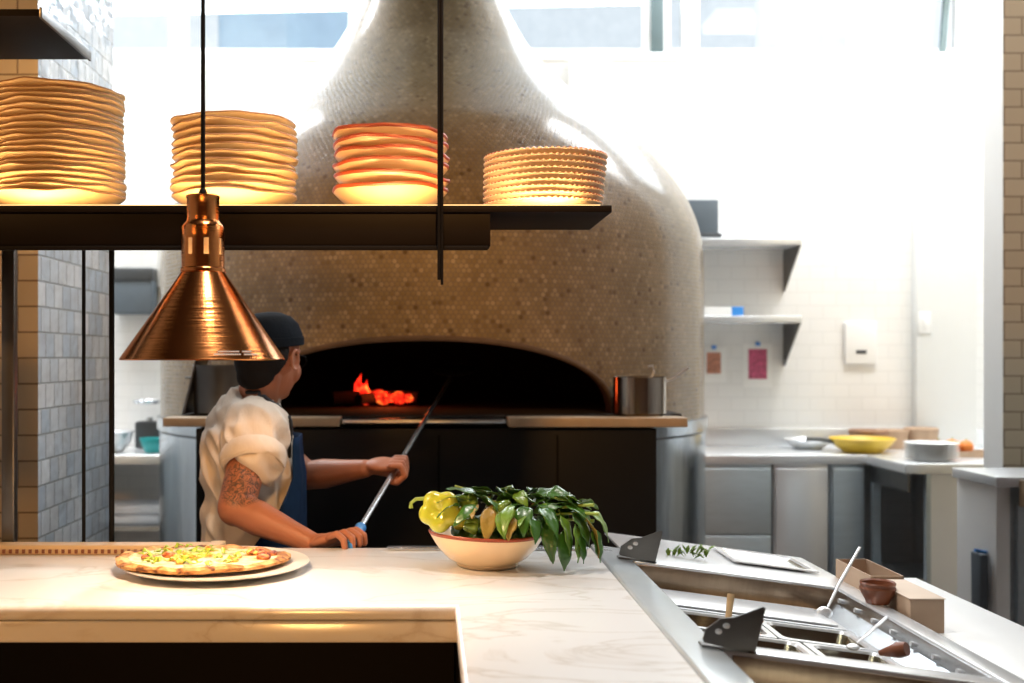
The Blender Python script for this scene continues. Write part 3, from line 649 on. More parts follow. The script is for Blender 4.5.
for k in range(9):
    o = tmp if k == 0 else tmp.copy()
    if k: C.objects.link(o)
    o.location = (.246+.0008*k, 2.405, shz+k*.0128); o.rotation_euler = (0, 0, k*.7); o.scale = (1+.004*k, 1+.004*k, 1)
    tag(o, 'tan plate with beaded rim %s of the rightmost stack' % pos_word(k, 9), 'plate', 'beaded plates in the rightmost stack')

# ================================================================ HEAT LAMP
LX, LY, LZ = -.423, 2.05, 1.496
t = thing('heat_lamp', 'copper cone heat lamp hanging on a black cord above the pizza', 'lamp', (LX, LY, LZ))
link('shade', lathe(B(), [(.1505, 0), (.1515, .002), (.0385, .166), (.0375, .166), (.1490, .0025)], 96, close=True), M['copper'], t)
# neck with ventilation slots
bm = B(); n = 80; zs = [.164, .195, .225, .247, .252]; rs = [.0392, .0395, .0395, .0395, .036]
for (ro, side) in ((0, 1), (-.0015, -1)):
    rings = [[bm.verts.new(((r_+ro)*cos(2*pi*k/n), (r_+ro)*sin(2*pi*k/n), z)) for k in range(n)] for r_, z in zip(rs, zs)]
    for i in range(len(rings)-1):
        for k in range(n):
            if i == 1 and k % 10 in (3, 4, 5): continue
            f = bm.faces.new((rings[i][k], rings[i][(k+1) % n], rings[i+1][(k+1) % n], rings[i+1][k])); f.material_index = 0 if side == 1 else 1
link('neck', bm, [M['copper'], M['liner']], t)
link('lamp_socket', lathe(B(), [(.0, .17), (.019, .17), (.019, .245), (0, .246)], 24), M['liner'], t)
link('neck_collar', lathe(B(), [(.0398, .162), (.0415, .164), (.0415, .17), (.0398, .172)], 64), M['copper'], t)
link('socket_cap', lathe(B(), [(.036, .252), (.031, .258), (.0298, .262), (.0298, .300), (.0312, .302), (.0312, .306), (.0285, .307), (0, .307)], 64), M['copper'], t)
link('cord', tube(B(), [(0, 0, .307), (0, 0, ZC-LZ)], .0042, 10), M['blk'], t)
link('cord_grip', lathe(B(), [(.008, .307), (.0085, .311), (.006, .318), (.0045, .320)], 20), M['blk'], t)
link('bulb', lathe(B(), [(0, .035), (.028, .04), (.042, .06), (.036, .09), (.02, .12), (.014, .15), (0, .15)], 28), M['bulb'], t)
bm = B()
def on_cone(a, s): # s from rim 0..1
    r_ = .1518+(.0385-.1515)*s+.0004; return V((r_*cos(a), r_*sin(a), .002+s*.164))
a0 = -pi/2+.36
for row, (s, segs) in enumerate(((.075, [(.02, .30), (.34, .47)]), (.045, [(-.03, .31), (.35, .55)]))):
    for (u0, u1) in segs:
        kk = 12; sp = (u1-u0)/kk
        for q in range(kk):
            ua, ub = a0+u0+q*sp, a0+u0+(q+.72)*sp; bm.faces.new([bm.verts.new(on_cone(*p_)) for p_ in ((ua, s), (ub, s), (ub, s+.014), (ua, s+.014))])
link('printed_warning', bm, M['white_ink'], t, False)['label'] = 'two lines of tiny white print on the shade'
light('SPOT', 'heat_lamp_light', (LX, LY, LZ+.03), 24, (1, .74, .46), .035, aim=(LX, LY+.02, 0), cone=150, blend=.6)
light('POINT', 'heat_lamp_glow', (LX, LY-.001, LZ+.162), .6, (1, .6, .28), .012)

# ================================================================ PIZZA
def spots(m, cols, scale, det=3):
    nt = m.node_tree; b = nt.nodes['Principled BSDF']; n = nt.nodes.new('ShaderNodeTexNoise'); n.inputs['Scale'].default_value = scale; n.inputs['Detail'].default_value = det; n.inputs['Distortion'].default_value = .6
    tc = nt.nodes.new('ShaderNodeTexCoord'); nt.links.new(tc.outputs['Object'], n.inputs['Vector']); rr = ramp(nt, cols); nt.links.new(n.outputs['Fac'], rr.inputs[0]); nt.links.new(rr.outputs[0], b.inputs['Base Color'])
spots(M['crust'], [(.34, (.12,.035,.01)), (.43, (.42,.17,.04)), (.53, (.66,.36,.12)), (.7, (.80,.58,.28))], 34)
spots(M['cheese'], [(.30, (.45,.16,.04)), (.40, (.78,.48,.14)), (.50, (.82,.66,.34)), (.7, (.84,.76,.54))], 46)
spots(M['tomato'], [(.35, (.10,.02,.01)), (.5, (.45,.09,.02)), (.65, (.72,.30,.07))], 90)
spots(M['egg'], [(.35, (.50,.20,.03)), (.5, (.86,.50,.08)), (.65, (.9,.72,.2))], 80)
PX, PY = -.452, 2.335
t = thing('pizza_plate', 'large round pale plate under the pizza', 'plate', (PX, PY, CZ+.0005))
link('body', lathe(B(), [(0, 0), (.11, 0), (.115, .002), (.185, .012), (.195, .016), (.1945, .018), (.185, .0165), (.11, .007), (0, .006)], 96), M['platew'], t)
t = thing('pizza', 'flat topped pizza with cheese and green pepper shavings on a round plate', 'pizza', (PX-.035, PY-.005, CZ+.0165)); t.scale = (1.05, .92, .70)
def pzr(a): return .155*(1+.035*sin(3*a+1)+.02*sin(7*a)+.12*abs(cos(a))**3)
bm = B(); prs = [(.0, 0), (.92, 0), (1.0, .006), (1.01, .015), (.95, .022), (.86, .017), (.8, .012), (0, .012)]
def pf(rr, z, a, i): nz = noise.noise(V((cos(a)*5, sin(a)*5, i*.3))); return rr*pzr(a)*(1+.025*nz), z*(1+.35*nz)
lathe(bm, prs, 120, fn=pf); link('crust', bm, M['crust'], t)
bm = B(); gr = 26
def pz(r_, a): return .0135+.006*(noise.noise(V((r_*40*cos(a), r_*40*sin(a), 3)))+.5)
ctr = bm.verts.new((0, 0, .018)); prev = None
for i in range(1, gr):
    ring = [bm.verts.new((pzr(2*pi*k/90)*.88*i/(gr-1)*cos(2*pi*k/90), pzr(2*pi*k/90)*.88*i/(gr-1)*sin(2*pi*k/90), pz(.15*i/gr, 2*pi*k/90) if i < gr-1 else .012)) for k in range(90)]
    for k in range(90):
        bm.faces.new((ctr, ring[k], ring[(k+1) % 90]) if prev is None else (prev[k], prev[(k+1) % 90], ring[(k+1) % 90], ring[k]))
    prev = ring
link('cheese', bm, M['cheese'], t)
random.seed(11)
def topping(name, m, x, y, kind, s):
    bm = B()
    if kind == 'curl':
        a0_, r0 = random.uniform(0, 6.3), s; pts = [(x+r0*cos(a0_+u*.45), y+r0*sin(a0_+u*.45), .026+.004*sin(u)+.012*random.random()*(u == 3)) for u in range(7)]; tube(bm, pts, [.001, .003, .0042, .0045, .004, .003, .001], 7, flat=.6)
    else:
        ball(bm, (x, y, .021), (s, s*random.uniform(.6, 1), .007+.004*random.random()), 12, Matrix.Rotation(random.uniform(0, 3), 4, 'Z'))
        for v in bm.verts: v.co += V((0, 0, 1))*.003*noise.noise(v.co*90)
    link(name, bm, m, t)
for k in range(46):
    a = random.uniform(0, 6.28); q = math.sqrt(random.random())*.82; x, y = pzr(a)*q*cos(a), pzr(a)*q*sin(a)
    if x > .10: topping('roasted_pepper', M['tomato'], x, y, 'blob', random.uniform(.008, .015))
    else: topping('pepper_shaving', M['shav'], x, y, 'curl', random.uniform(.008, .02))
for k in range(26):
    a = random.uniform(0, 6.28); q = .75*random.random(); topping('squash_piece', M['egg'], pzr(a)*q*cos(a)*.9, pzr(a)*q*sin(a)*.9, 'blob', random.uniform(.006, .013))
for k in range(12):
    a = random.uniform(0, 6.28); bm = B(); r_ = pzr(a)*random.choice((.93, .97, .99, 1.0)); ball(bm, (r_*cos(a), r_*sin(a), .015), (.004+.006*random.random(), .004, .005), 10, Matrix.Rotation(a+1.57, 4, 'Z')); link('char_spot', bm, M['char'], t)
for (x, y) in ((-.10, -.02), (-.065, .01), (.125, .03), (.10, .05), (.13, -.02), (.0, .04)): topping('roasted_tomato', M['tomato'], x, y, 'blob', .016)

# ================================================================ BOWL OF VEGETABLES
BX, BY = .124, 2.385
t = thing('serving_bowl', 'cream bowl with red rim full of peppers and basil on the marble', 'bowl', (BX, BY, CZ+.0005))
def brim(rr, z, a, i): return rr, z+(.002*sin(2*a) if i > 4 else 0)
bm = lathe(B(), [(0, 0), (.060, 0), (.066, .002), (.067, .009), (.086, .019), (.106, .040), (.120, .062), (.1245, .0700), (.1275, .0755), (.126, .078), (.121, .074), (.104, .046), (.08, .024), (.05, .014), (0, .012)], 72, fn=brim)
for q, f in enumerate(bm.faces):
    if q//72 in (7, 8, 9): f.material_index = 1
link('body', bm, [M['creambowl'], M['redrim']], t)
# yellow bell pepper
def pepper(name, lab, loc, r, m, rot, lobes=4, L=1.15, stem=True, cat='pepper'):
    t = thing(name, lab, cat, loc, rot=rot); bm = B()
    pr = [(0, -.52), (.22, -.62), (.5, -.60), (.78, -.35), (.95, .0), (1.0, .3), (.9, .55), (.6, .66), (.3, .60), (.12, .52), (0, .5)]
    pr = [(a*r, z*r*L) for a, z in pr]; pr = spline(pr, 4)
    pr[0] = (0, pr[0][1]); pr[-1] = (0, pr[-1][1]); pr = [(max(a, 0) if 0 < i < len(pr)-1 else 0, z) for i, (a, z) in enumerate(pr)]
    def fn(rr, z, a, i): return rr*(1+.20*abs(cos(a*lobes/2))-.12+.03*noise.noise(V((cos(a)+r*99, sin(a), z*30)))), z-.30*r*abs(cos(a*lobes/2))*(z < -.3*r)
    lathe(bm, pr, 48, fn=fn); link('flesh', bm, m, t)
    if stem: link('stem', tube(B(), [(0, 0, .52*r*L), (.0, .1*r, .8*r*L), (.1*r, .4*r, 1.05*r*L), (.1*r, .75*r, 1.0*r*L), (.05*r, .9*r, .8*r*L)], [.24*r, .12*r, .10*r, .10*r, .12*r], 10), M['stem'], t)
    return t
pz_ = CZ+.078
pp = W(441, 511, 2.34); pepper('bell_pepper', 'large yellow green bell pepper at the left end of the bowl', (pp.x, 2.335, pp.z), .043, M['pepper'], (R(78), R(18), R(-14)), 5)
t_ = bpy.data.objects['bell_pepper']
c = [x for x in t_.children if x.name.startswith('stem')][0]; bpy.data.objects.remove(c)
bm = B(); base = W(432, 502, 2.31)-t_.location
rotm = t_.rotation_euler.to_matrix().inverted()
q = [rotm @ (W(*a, 2.35)-t_.location) for a in ((433, 501), (424, 498.5), (416, 499), (411, 503), (411, 508))]; tube(bm, q, [.006, .0042, .0038, .0036, .0048], 10); link('stem', bm, M['stem'], t_)
sp = [(468, 503, 2.31, .020, 'small green pepper behind the yellow pepper', 'pepper_g'), (503, 509, 2.27, .019, 'round dark green pepper near the middle of the bowl', 'pepper_g'), (548, 512, 2.27, .018, 'small green pepper among the leaves at the right of the bowl', 'pepper_g'),
      (472, 526, 2.25, .016, 'tiny green pepper at the red rim near the yellow pepper', 'pepper_g'), (521, 516, 2.26, .022, 'olive green pepper lying open side out beneath the basil', 'pepper_g'), (462, 518, 2.30, .024, 'yellowish pepper tucked right of the big yellow pepper', 'pepper'), (488, 522, 2.26, .020, 'bronze green pepper on the bowl rim middle', 'pepper_g')]
for k, (px, py, Y, r_, lab, mm) in enumerate(sp):
    p = W(px, py, Y+.05); pepper('small_pepper', lab, p, r_, M[mm], (R(60+30*k), R(25*k), R(50*k)), 3+k % 2, 1.25, stem=k % 2 == 0)
# basil bunch
t = thing('basil_bunch', 'leafy green basil bunch piled in the bowl and drooping over its right side', 'basil', (BX, BY, pz_))
def leaf(px, py, Y, L, wd, az, pitch, roll, m, droop=.6, name='leaf'):
    o0 = W(px, py, Y+.05)-V((BX, BY, pz_)); bm = B(); nu, nv = 9, 7; g = []
    for i in range(nu):
        u = i/(nu-1); wv = wd*(sin(pi*u**.8))**.8*.5*(1-.25*u)+.0006; row = []
        for j in range(nv):
            v = (j/(nv-1)-.5)*2
            x = v*wv; y = L*u; z = .18*abs(v)*wv*1.6-droop*L*u*u*.5+.0022*sin(u*14+v*2)*abs(v)+.004*(1-v*v)*sin(u*3)
            row.append(bm.verts.new((x, y, z)))
        g.append(row)
    for i in range(nu-1):
        for j in range(nv-1): bm.faces.new((g[i][j], g[i][j+1], g[i+1][j+1], g[i+1][j]))
    mt = Matrix.Translation(o0) @ Matrix.Rotation(az, 4, 'Z') @ Matrix.Rotation(pitch, 4, 'X') @ Matrix.Rotation(roll, 4, 'Y')
    bmesh.ops.transform(bm, matrix=mt, verts=bm.verts[:])
    me = bpy.data.meshes.new(name); bm.to_mesh(me); bm.free(); me.materials.append(M[m]); me.polygons.foreach_set('use_smooth', [True]*len(me.polygons))
    o = bpy.data.objects.new(name, me); C.objects.link(o); o.parent = t
    s_ = o.modifiers.new('s', 'SOLIDIFY'); s_.thickness = .0007
    return o
random.seed(5)
# az: 0 points away (+Y), -pi/2 points right (+X), pi/2 left
LF = [ # top of pile
 (505,500,2.30,.085,.045, R(80),R(25),R(10),'leaf',.5), (520,497,2.32,.075,.042,R(-60),R(20),R(-20),'leaf',.6), (495,494,2.34,.07,.035,R(70),R(14),R(30),'leaf',.4),
 (535,497,2.30,.080,.050,R(-75),R(15),R(15),'leaf',.5), (555,500,2.29,.075,.048,R(-95),R(5),R(-15),'leaf_l',.7), (565,505,2.27,.07,.045,R(-110),R(-15),R(10),'leaf',.8),
 (572,512,2.26,.080,.050,R(-115),R(-50),R(10),'leaf',.5), (560,515,2.25,.085,.045,R(-130),R(-62),R(-10),'leaf_l',.4), (549,520,2.24,.085,.040,R(-170),R(-76),R(20),'leaf',.2),
 (575,524,2.24,.080,.046,R(-150),R(-75),R(-25),'leaf_l',.2), (585,518,2.25,.085,.042,R(-105),R(-60),R(-20),'leaf_o',.4), (592,528,2.25,.075,.038,R(-100),R(-72),R(30),'leaf',.2),
 (590,512,2.28,.07,.045,R(-95),R(-35),R(15),'leaf_l',.9), (540,508,2.25,.07,.045,R(-140),R(-25),R(0),'leaf',.9), (525,506,2.24,.065,.040,R(170),R(-35),R(0),'leaf',.8),
 (512,505,2.24,.07,.035,R(150),R(-30),R(10),'leaf_l',.8), (490,507,2.24,.075,.038,R(165),R(-60),R(-15),'leaf_o',.2), (478,506,2.25,.065,.034,R(120),R(-20),R(-30),'leaf',.7),
 (470,500,2.27,.07,.036,R(95),R(10),R(15),'leaf_l',.5), (483,497,2.29,.08,.036,R(85),R(20),R(-10),'leaf',.3), (460,506,2.26,.055,.03,R(110),R(0),R(20),'leaf',.8),
 (500,512,2.23,.06,.032,R(-165),R(-55),R(10),'leaf_l',.3), (515,518,2.22,.05,.03,R(140),R(-50),R(0),'leaf_o',.4), (532,518,2.22,.055,.035,R(-160),R(-50),R(-20),'leaf',.5),
 (545,505,2.27,.085,.05,R(-60),R(5),R(0),'leaf',.7), (560,497,2.31,.06,.04,R(-40),R(10),R(20),'leaf',.6), (510,492,2.33,.06,.035,R(20),R(15),R(-15),'leaf_l',.8),
 (530,492,2.34,.055,.035,R(-30),R(10),R(10),'leaf',.8), (552,530,2.235,.07,.03,R(175),R(-82),R(35),'leaf',.1), (563,530,2.24,.085,.04,R(-165),R(-80),R(-10),'leaf',.15), (580,535,2.24,.06,.03,R(-120),R(-80),R(10),'leaf',.1),
]
for a in LF: leaf(*a)
for k in range(34):
    px = random.uniform(458, 585); py = random.uniform(497, 522); Y = random.uniform(2.24, 2.38)
    leaf(px, py, Y, random.uniform(.045, .07), random.uniform(.024, .04), random.uniform(0, 6.28), R(random.uniform(-35, 20)), R(random.uniform(-40, 40)), random.choice(('leaf', 'leaf', 'leaf', 'leaf_l', 'leaf_o')), random.uniform(.3, 1))
for k in range(30):
    px = random.uniform(462, 580); py = random.uniform(488, 500)+abs(px-520)*.06; Y = random.uniform(2.27, 2.37)
    leaf(px, py, Y, random.uniform(.045, .065), random.uniform(.028, .042), random.uniform(0, 6.28), R(random.uniform(-18, 12)), R(random.uniform(-35, 35)), random.choice(('leaf', 'leaf', 'leaf_l')), random.uniform(.3, .9))
for (a, b) in (((560, 508, 2.30), (594, 505, 2.26)), ((562, 514, 2.29), (599, 514, 2.25)), ((560, 520, 2.29), (594, 521, 2.26)), ((470, 492, 2.33), (500, 505, 2.30)), ((455, 486, 2.34), (490, 498, 2.30)), ((480, 528, 2.24), (500, 512, 2.26))):
    p0, p1 = W(a[0], a[1], a[2]+.05)-V((BX, BY, pz_)), W(b[0], b[1], b[2]+.05)-V((BX, BY, pz_)); link('stem', tube(B(), [p0, (p0+p1)/2+V((0, 0, .002)), p1], [.0025, .0032, .0038], 8), M['stem'], t)
link('core', remesh(ball(ball(B(), (.02, .0, .0), (.085, .075, .026), 18), (.09, -.01, .0), (.05, .05, .02), 14), 'core', M['leaf'], t, .006, 2).data and B(), M['leaf'], t) if 0 else None
o = remesh(ball(ball(B(), (.005, .0, -.004), (.085, .075, .032), 18), (.07, -.005, .006), (.05, .045, .022), 14), 'leafy_core', M['leaf'], t, .005, 2)
for v in o.data.vertices: v.co += V((noise.noise(v.co*70), noise.noise(v.co*70+V((9, 0, 0))), noise.noise(v.co*70+V((0, 9, 0)))))*.009

# ================================================================ PREP STATION (tilted toward the cook)
TA = math.atan(.13); PO = V((.45, 0, 1.048)); PR = (0, TA, 0)
def pthing(name, lab, cat, u, v, w_, grp=None):
    m_ = Matrix.Translation(PO) @ Matrix.Rotation(TA, 4, 'Y'); p = m_ @ V((u, v, w_)); return thing(name, lab, cat, p, grp, PR)
t = pthing('prep_station', 'stainless refrigerated prep rail with sunken pans beside the marble counter', 'prep station', 0, 0, 0)
SM = M['steel_h']
link('left_ledge', box(B(), -.068, .004, .5, 2.62, -.02, .0, .003), M['steel_cool'], t)
link('far_deck', box(B(), .004, .52, 2.45, 2.86, -.006, .0, .001), M['steel_bright'], t)
link('far_crossbar', box(B(), .004, .46, 2.448, 2.475, -.075, -.0062, .001), M['steel_warm_refl'], t)
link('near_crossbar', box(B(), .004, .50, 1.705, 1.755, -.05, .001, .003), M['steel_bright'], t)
link('near_crossbar_face', box(B(), .02, .5, 1.700, 1.7045, -.06, -.006, .001), M['steel_warm_refl'], t)  # brown reflection put into this face's colour
link('outer_rim', box(B(), .458, .508, .5, 2.47, -.018, .002, .004), M['steel_bright'], t)
link('inner_wall', box(B(), .452, .4575, .5, 2.448, -.08, -.002, .001), SM, t)
link('inner_wall', box(B(), .005, .009, .5, 2.448, -.08, -.005, .001), SM, t)
link('well_floor', box(B(), .0, .46, .5, 2.46, -.30, -.29), M['steel_dark'], t, False)
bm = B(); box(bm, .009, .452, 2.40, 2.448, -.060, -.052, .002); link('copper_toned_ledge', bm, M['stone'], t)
bm = B(); prism(bm, [(.405, -.062), (.452, -.030), (.452, -.034), (.405, -.066)], lambda u, w_: (u, 1.76, w_), lambda u, w_: (u, 2.44, w_)); link('sloped_strip', bm, M['steel'], t, False)
for v_ in (1.86, 1.95, 2.04, 2.13, 2.22, 2.31, 2.40): link('bolt', tube(B(), [(.452, v_, -.02), (.447, v_, -.02)], .005, 10), M['steel_bright'], t)
link('carcass', box(B(), .02, .50, .5, 2.6, -.95, -.301, .002), M['steel_front'], t)
def bracket(v, lab):
    t = pthing('hinge_bracket', lab, 'bracket', .0, v, .001, 'lid hinge brackets')
    pts = [(-.036, .0), (-.034, .016), (-.012, .036), (.008, .040), (.05, .062), (.054, .060), (.047, -.006), (.044, -.012), (-.034, -.004)]
    bm = B(); prism(bm, [(x+.006, z+.012) for x, z in pts], lambda x, z: (x, 0, z), lambda x, z: (x, .004, z)); link('plate', bm, M['steel_dark'], t, False)
    for (x, z) in ((-.014, .020), (-.003, .030)): link('slot', ball(B(), (x+.006, -.001, z+.008), (.006, .0015, .0045), 10), M['steel_bright'], t)
    link('foot', box(B(), -.03, .055, .0, .025, .0005, .004), M['steel_dark'], t)
bracket(2.452, 'dark steel hinge bracket at the far end of the prep rail')
bracket(1.70, 'dark steel hinge bracket on the near crossbar of the prep rail')
def pan(lab, u0, u1, v0, v1, w0=-.045, depth=.10, fill=None, grp='pans sunk in the prep rail', name='food_pan'):
    t = pthing(name, lab, 'pan', (u0+u1)/2, (v0+v1)/2, w0, grp); a, b = (u1-u0)/2, (v1-v0)/2
    def rr(x, y, r_, z, n=6):
        out = []
        for (sx, sy, st) in ((1, 1, 0), (-1, 1, 90), (-1, -1, 180), (1, -1, 270)):
            for k in range(n+1): an = R(st+90*k/n); out.append((sx*(x-r_)+r_*cos(an), sy*(y-r_)+r_*sin(an), z))
        return out
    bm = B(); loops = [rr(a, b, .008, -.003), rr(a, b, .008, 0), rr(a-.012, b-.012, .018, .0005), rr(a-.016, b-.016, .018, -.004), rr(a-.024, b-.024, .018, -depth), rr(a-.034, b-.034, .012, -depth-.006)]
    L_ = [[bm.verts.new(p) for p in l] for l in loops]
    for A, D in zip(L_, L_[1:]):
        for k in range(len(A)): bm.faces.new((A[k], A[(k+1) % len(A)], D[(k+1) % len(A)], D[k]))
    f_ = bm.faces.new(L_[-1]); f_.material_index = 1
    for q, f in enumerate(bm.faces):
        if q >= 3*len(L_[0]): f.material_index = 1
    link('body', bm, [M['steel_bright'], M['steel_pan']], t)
    if fill:
        bm = B(); F_ = rr(a-.021, b-.021, .015, -.055); vs_ = [bm.verts.new(p) for p in F_]; bm.faces.new(vs_); r3 = bmesh.ops.extrude_face_region(bm, geom=bm.faces[:]); bmesh.ops.translate(bm, vec=(0, 0, -.03), verts=[x for x in r3['geom'] if isinstance(x, bmesh.types.BMVert)])
        link('contents', bm, fill, t)['kind'] = 'stuff'
    return t
pan('deep steel pan behind the near bracket, left of the back pair', .012, .208, 2.055, 2.205, depth=.10, fill=M['brown'])
pan('steel pan at the right of the back pair in the prep rail', .212, .402, 2.055, 2.205, depth=.12)
pan('steel pan at the left of the front pair beside the near bracket', .075, .245, 1.905, 2.048, depth=.12)
pan('steel pan at the right of the front pair with a wooden handle in it', .25, .402, 1.905, 2.048, depth=.12)
pan('steel pan nearest the camera, in front of the near crossbar', .03, .44, 1.42, 1.685, w0=-.05, depth=.1, fill=M['card'])
t = pan('long covered steel pan along the far wall of the prep rail', .012, .402, 2.215, 2.395, depth=.08)
link('lid', box(B(), -.18, .18, -.075, .075, .001, .005, .002), M['steel_bright'], t)
pan('shallow empty steel pan on the far deck of the prep rail', .27, .475, 2.60, 2.80, w0=.008, depth=.007, grp=None, name='shallow_pan')
def utensil(name, lab, cat, pts, rad, m, head=None, hm=None, flat=.4):
    p0 = V(pts[0]); t = thing(name, lab, cat, p0); link('handle', tube(B(), [V(p)-p0 for p in pts], rad, 10, flat=flat), m, t)
    if head: link('head', ball(B(), V(head[0])-p0, head[1], 14), hm or m, t)
utensil('serving_spoon', 'long steel spoon leaning against the far right corner of the prep rail', 'spoon', [W(828, 607, 2.34), W(840, 582, 2.36), W(860, 547, 2.38)], [.0035, .0055, .0045], M['steel_bright'], (W(824, 613, 2.33), (.018, .012, .014)))
utensil('teaspoon', 'short steel spoon resting across the back right pan', 'spoon', [W(857, 643, 2.0), W(872, 630, 2.0), W(887, 617, 2.02)], [.0035, .0045, .0045], M['steel_bright'], (W(853, 647, 1.99), (.012, .012, .006)))
utensil('wooden_handled_spoon', 'spoon with a dark wooden handle end lying in the front right pan', 'spoon', [W(880, 653, 1.93), W(893, 651, 1.91), W(899, 650, 1.90), W(907, 649, 1.89)], [.005, .011, .0145, .012], M['dwood'], flat=1)
utensil('wooden_spatula', 'pale wooden spatula standing behind the near bracket', 'spatula', [W(727, 628, 2.10), W(729, 612, 2.11), W(731, 594, 2.12)], [.006, .0065, .0075], M['wood'], (W(752, 620, 2.12), (.022, .02, .012)), M['dwood'], flat=.6)
bm = B(); 
def curlg(px, py, s):
    p = W(px, py, 2.58); a = random.uniform(0, 6); return p, a
t = thing('herb_sprigs', 'bright green herb sprigs scattered on the far deck of the prep rail', 'herbs', W(688, 557, 2.58)); 
for k in range(30):
    px, py = (random.uniform(668, 680), random.uniform(552, 557)) if k < 8 else (random.uniform(684, 708), random.uniform(551, 559)); p = W(px, py, 2.60)-t.location; bm = B()
    a = random.uniform(0, 6.28); d = V((cos(a)*.022, .004, .008+abs(sin(a))*.012)); tube(bm, [p, p+d*.5+V((0, 0, .002)), p+d], [.0008, .0065, .0006], 6, flat=.3); link('leaf', bm, M['leaf_l'], t)
# right-hand lower counter
t = thing('side_worktop', 'white worktop at the right of the prep rail', 'worktop', (.962, .5, 0))
link('top', box(B(), 0.0, .258, 0, 2.26, .925, .949, .003), M['white'], t); link('support', box(B(), .02, .24, .02, 2.2, .0, .924), M['steel_front'], t)
t = thing('cardboard_box', 'closed cardboard box on the white worktop beside the prep rail', 'box', (.995, 2.30, .9495))
link('body', box(B(), -.034, .034, -.1, .09, 0, .067, .001), M['card'], t); link('lid', box(B(), -.036, .036, -.101, .091, .0675, .0695, .0005), M['card_top'], t)
t = thing('open_tray', 'open cardboard tray behind the closed box', 'tray', (.985, 2.50, .9495)); bm = B()
box(bm, -.02, .045, -.10, .10, 0, .003)
for a in ((-.022, .047, .10, .103), (-.022, .047, -.103, -.10), (-.025, -.022, -.103, .103), (.045, .048, -.103, .103)): box(bm, *a, 0, .075)
link('body', bm, M['card'], t, False)
p = W(884, 604, 2.29)
t = thing('wooden_bowl', 'small dark red brown wooden bowl on the rim of the prep rail', 'bowl', (.932, 2.29, 1.5-.50))
t.location.z = (Matrix.Translation(PO) @ Matrix.Rotation(TA, 4, 'Y') @ V(((.932-.45)/cos(TA), 0, .0035))).z+.001
link('body', lathe(B(), [(0, 0), (.022, 0), (.024, .004), (.033, .022), (.0365, .032), (.0345, .036), (.036, .042), (.034, .045), (.030, .042), (.028, .03), (.018, .012), (0, .01)], 40), M['dwood'], t)

# ================================================================ COOK
t = thing('person', 'cook in navy cap and apron and cream shirt pushing a long peel into the oven', 'person', (-.50, 3.08, 0))
T0 = V((-.50, 3.08, 0))
fa = R(80); fwd = V((sin(fa), cos(fa), 0)); rgt = V((cos(fa), -sin(fa), 0))
def TP(f, s, z): return fwd*f+rgt*s+V((0, 0, z))
# pole line
PB, PT = V((-.182, 2.655, 1.066)), V((.005, 3.74, 1.325))
pdir = (PT-PB).normalized()
nearSh = TP(.012, .170, 1.325); farSh = TP(-.035, -.165, 1.325)
nearEl = W(236, 508, 2.77)-T0; nearWr = W(314, 544, 2.69)-T0
farEl = V((-.365, 3.27, 1.15))-T0; tt = .44
gripF = PB+(PT-PB)*tt-T0
farWr = gripF+V((-.086, .012, .004))
def torso(bm, grow=0, z0=.86):
    # (z, forward centre, half depth, half width)
    sl = [(z0, -.005, .115, .155), (.95, -.005, .120, .160), (1.03, .0, .122, .160), (1.12, .0, .122, .165), (1.22, -.005, .118, .175), (1.30, -.012, .105, .172), (1.345, -.012, .082, .135), (1.375, -.005, .060, .085), (1.40, .005, .050, .058)]
    rings = []
    for z, fc, hd, hwid in sl:
        ring = []
        for k in range(32):
            a = 2*pi*k/32; c_, s_ = cos(a), sin(a); e = 2/2.3
            ring.append(bm.verts.new(TP(fc+(hd+grow)*math.copysign(abs(c_)**e, c_), (hwid+grow)*math.copysign(abs(s_)**e, s_), z+(grow if z > 1.35 else 0))))
        rings.append(ring)
    for A, D in zip(rings, rings[1:]):
        for k in range(32): bm.faces.new((A[k], A[(k+1) % 32], D[(k+1) % 32], D[k]))
    bm.faces.new(rings[0]); bm.faces.new(rings[-1]); return bm
# head frame
HC = V((-.444, 3.055, 1.500))-T0; ha = R(24)
HM = Matrix.Translation(HC) @ Matrix.Rotation(-ha, 4, 'Z') @ Matrix.Rotation(R(-8), 4, 'X') @ Matrix.Scale(1.06, 4)
def H(x, y, z): return HM @ V((x, y, z))
def hball(bm, x, y, z, r3, seg=20): return ball(bm, H(x, y, z), r3, seg, HM.to_3x3().to_4x4())
bm = B()
torso(bm, -.014, .84)
hball(bm, 0, -.008, .022, (.074, .094, .092), 28); hball(bm, 0, .022, -.035, (.058, .066, .072), 24); hball(bm, 0, .045, -.082, (.034, .036, .024), 18)
hball(bm, -.036, .045, -.03, (.03, .03, .034), 14); hball(bm, .036, .045, -.03, (.03, .03, .034), 14)
capsule(bm, H(0, .083, .012), .010, H(0, .099, -.022), .014); hball(bm, .011, .090, -.026, (.009, .01, .008), 10); hball(bm, -.011, .090, -.026, (.009, .01, .008), 10)
hball(bm, 0, .079, -.052, (.024, .011, .008), 12); hball(bm, 0, .077, -.063, (.02, .011, .008), 12)
capsule(bm, H(-.035, .075, .028), .010, H(.035, .075, .028), .010)
for sx in (-1, 1):
    for k in range(10):
        a0_, a1_ = 2*pi*k/10, 2*pi*(k+1)/10
        capsule(bm, H(sx*.081, -.008+.016*cos(a0_), -.006+.026*sin(a0_)), .005, H(sx*.081, -.008+.016*cos(a1_), -.006+.026*sin(a1_)), .005, 6)
    hball(bm, sx*.073, -.002, -.006, (.006, .014, .024), 12)
capsule(bm, H(0, -.03, -.05), .054, TP(.01, 0, 1.36), .060, 18)
capsule(bm, nearSh, .052, nearEl, .047, 18); capsule(bm, farSh, .050, farEl, .041, 18)
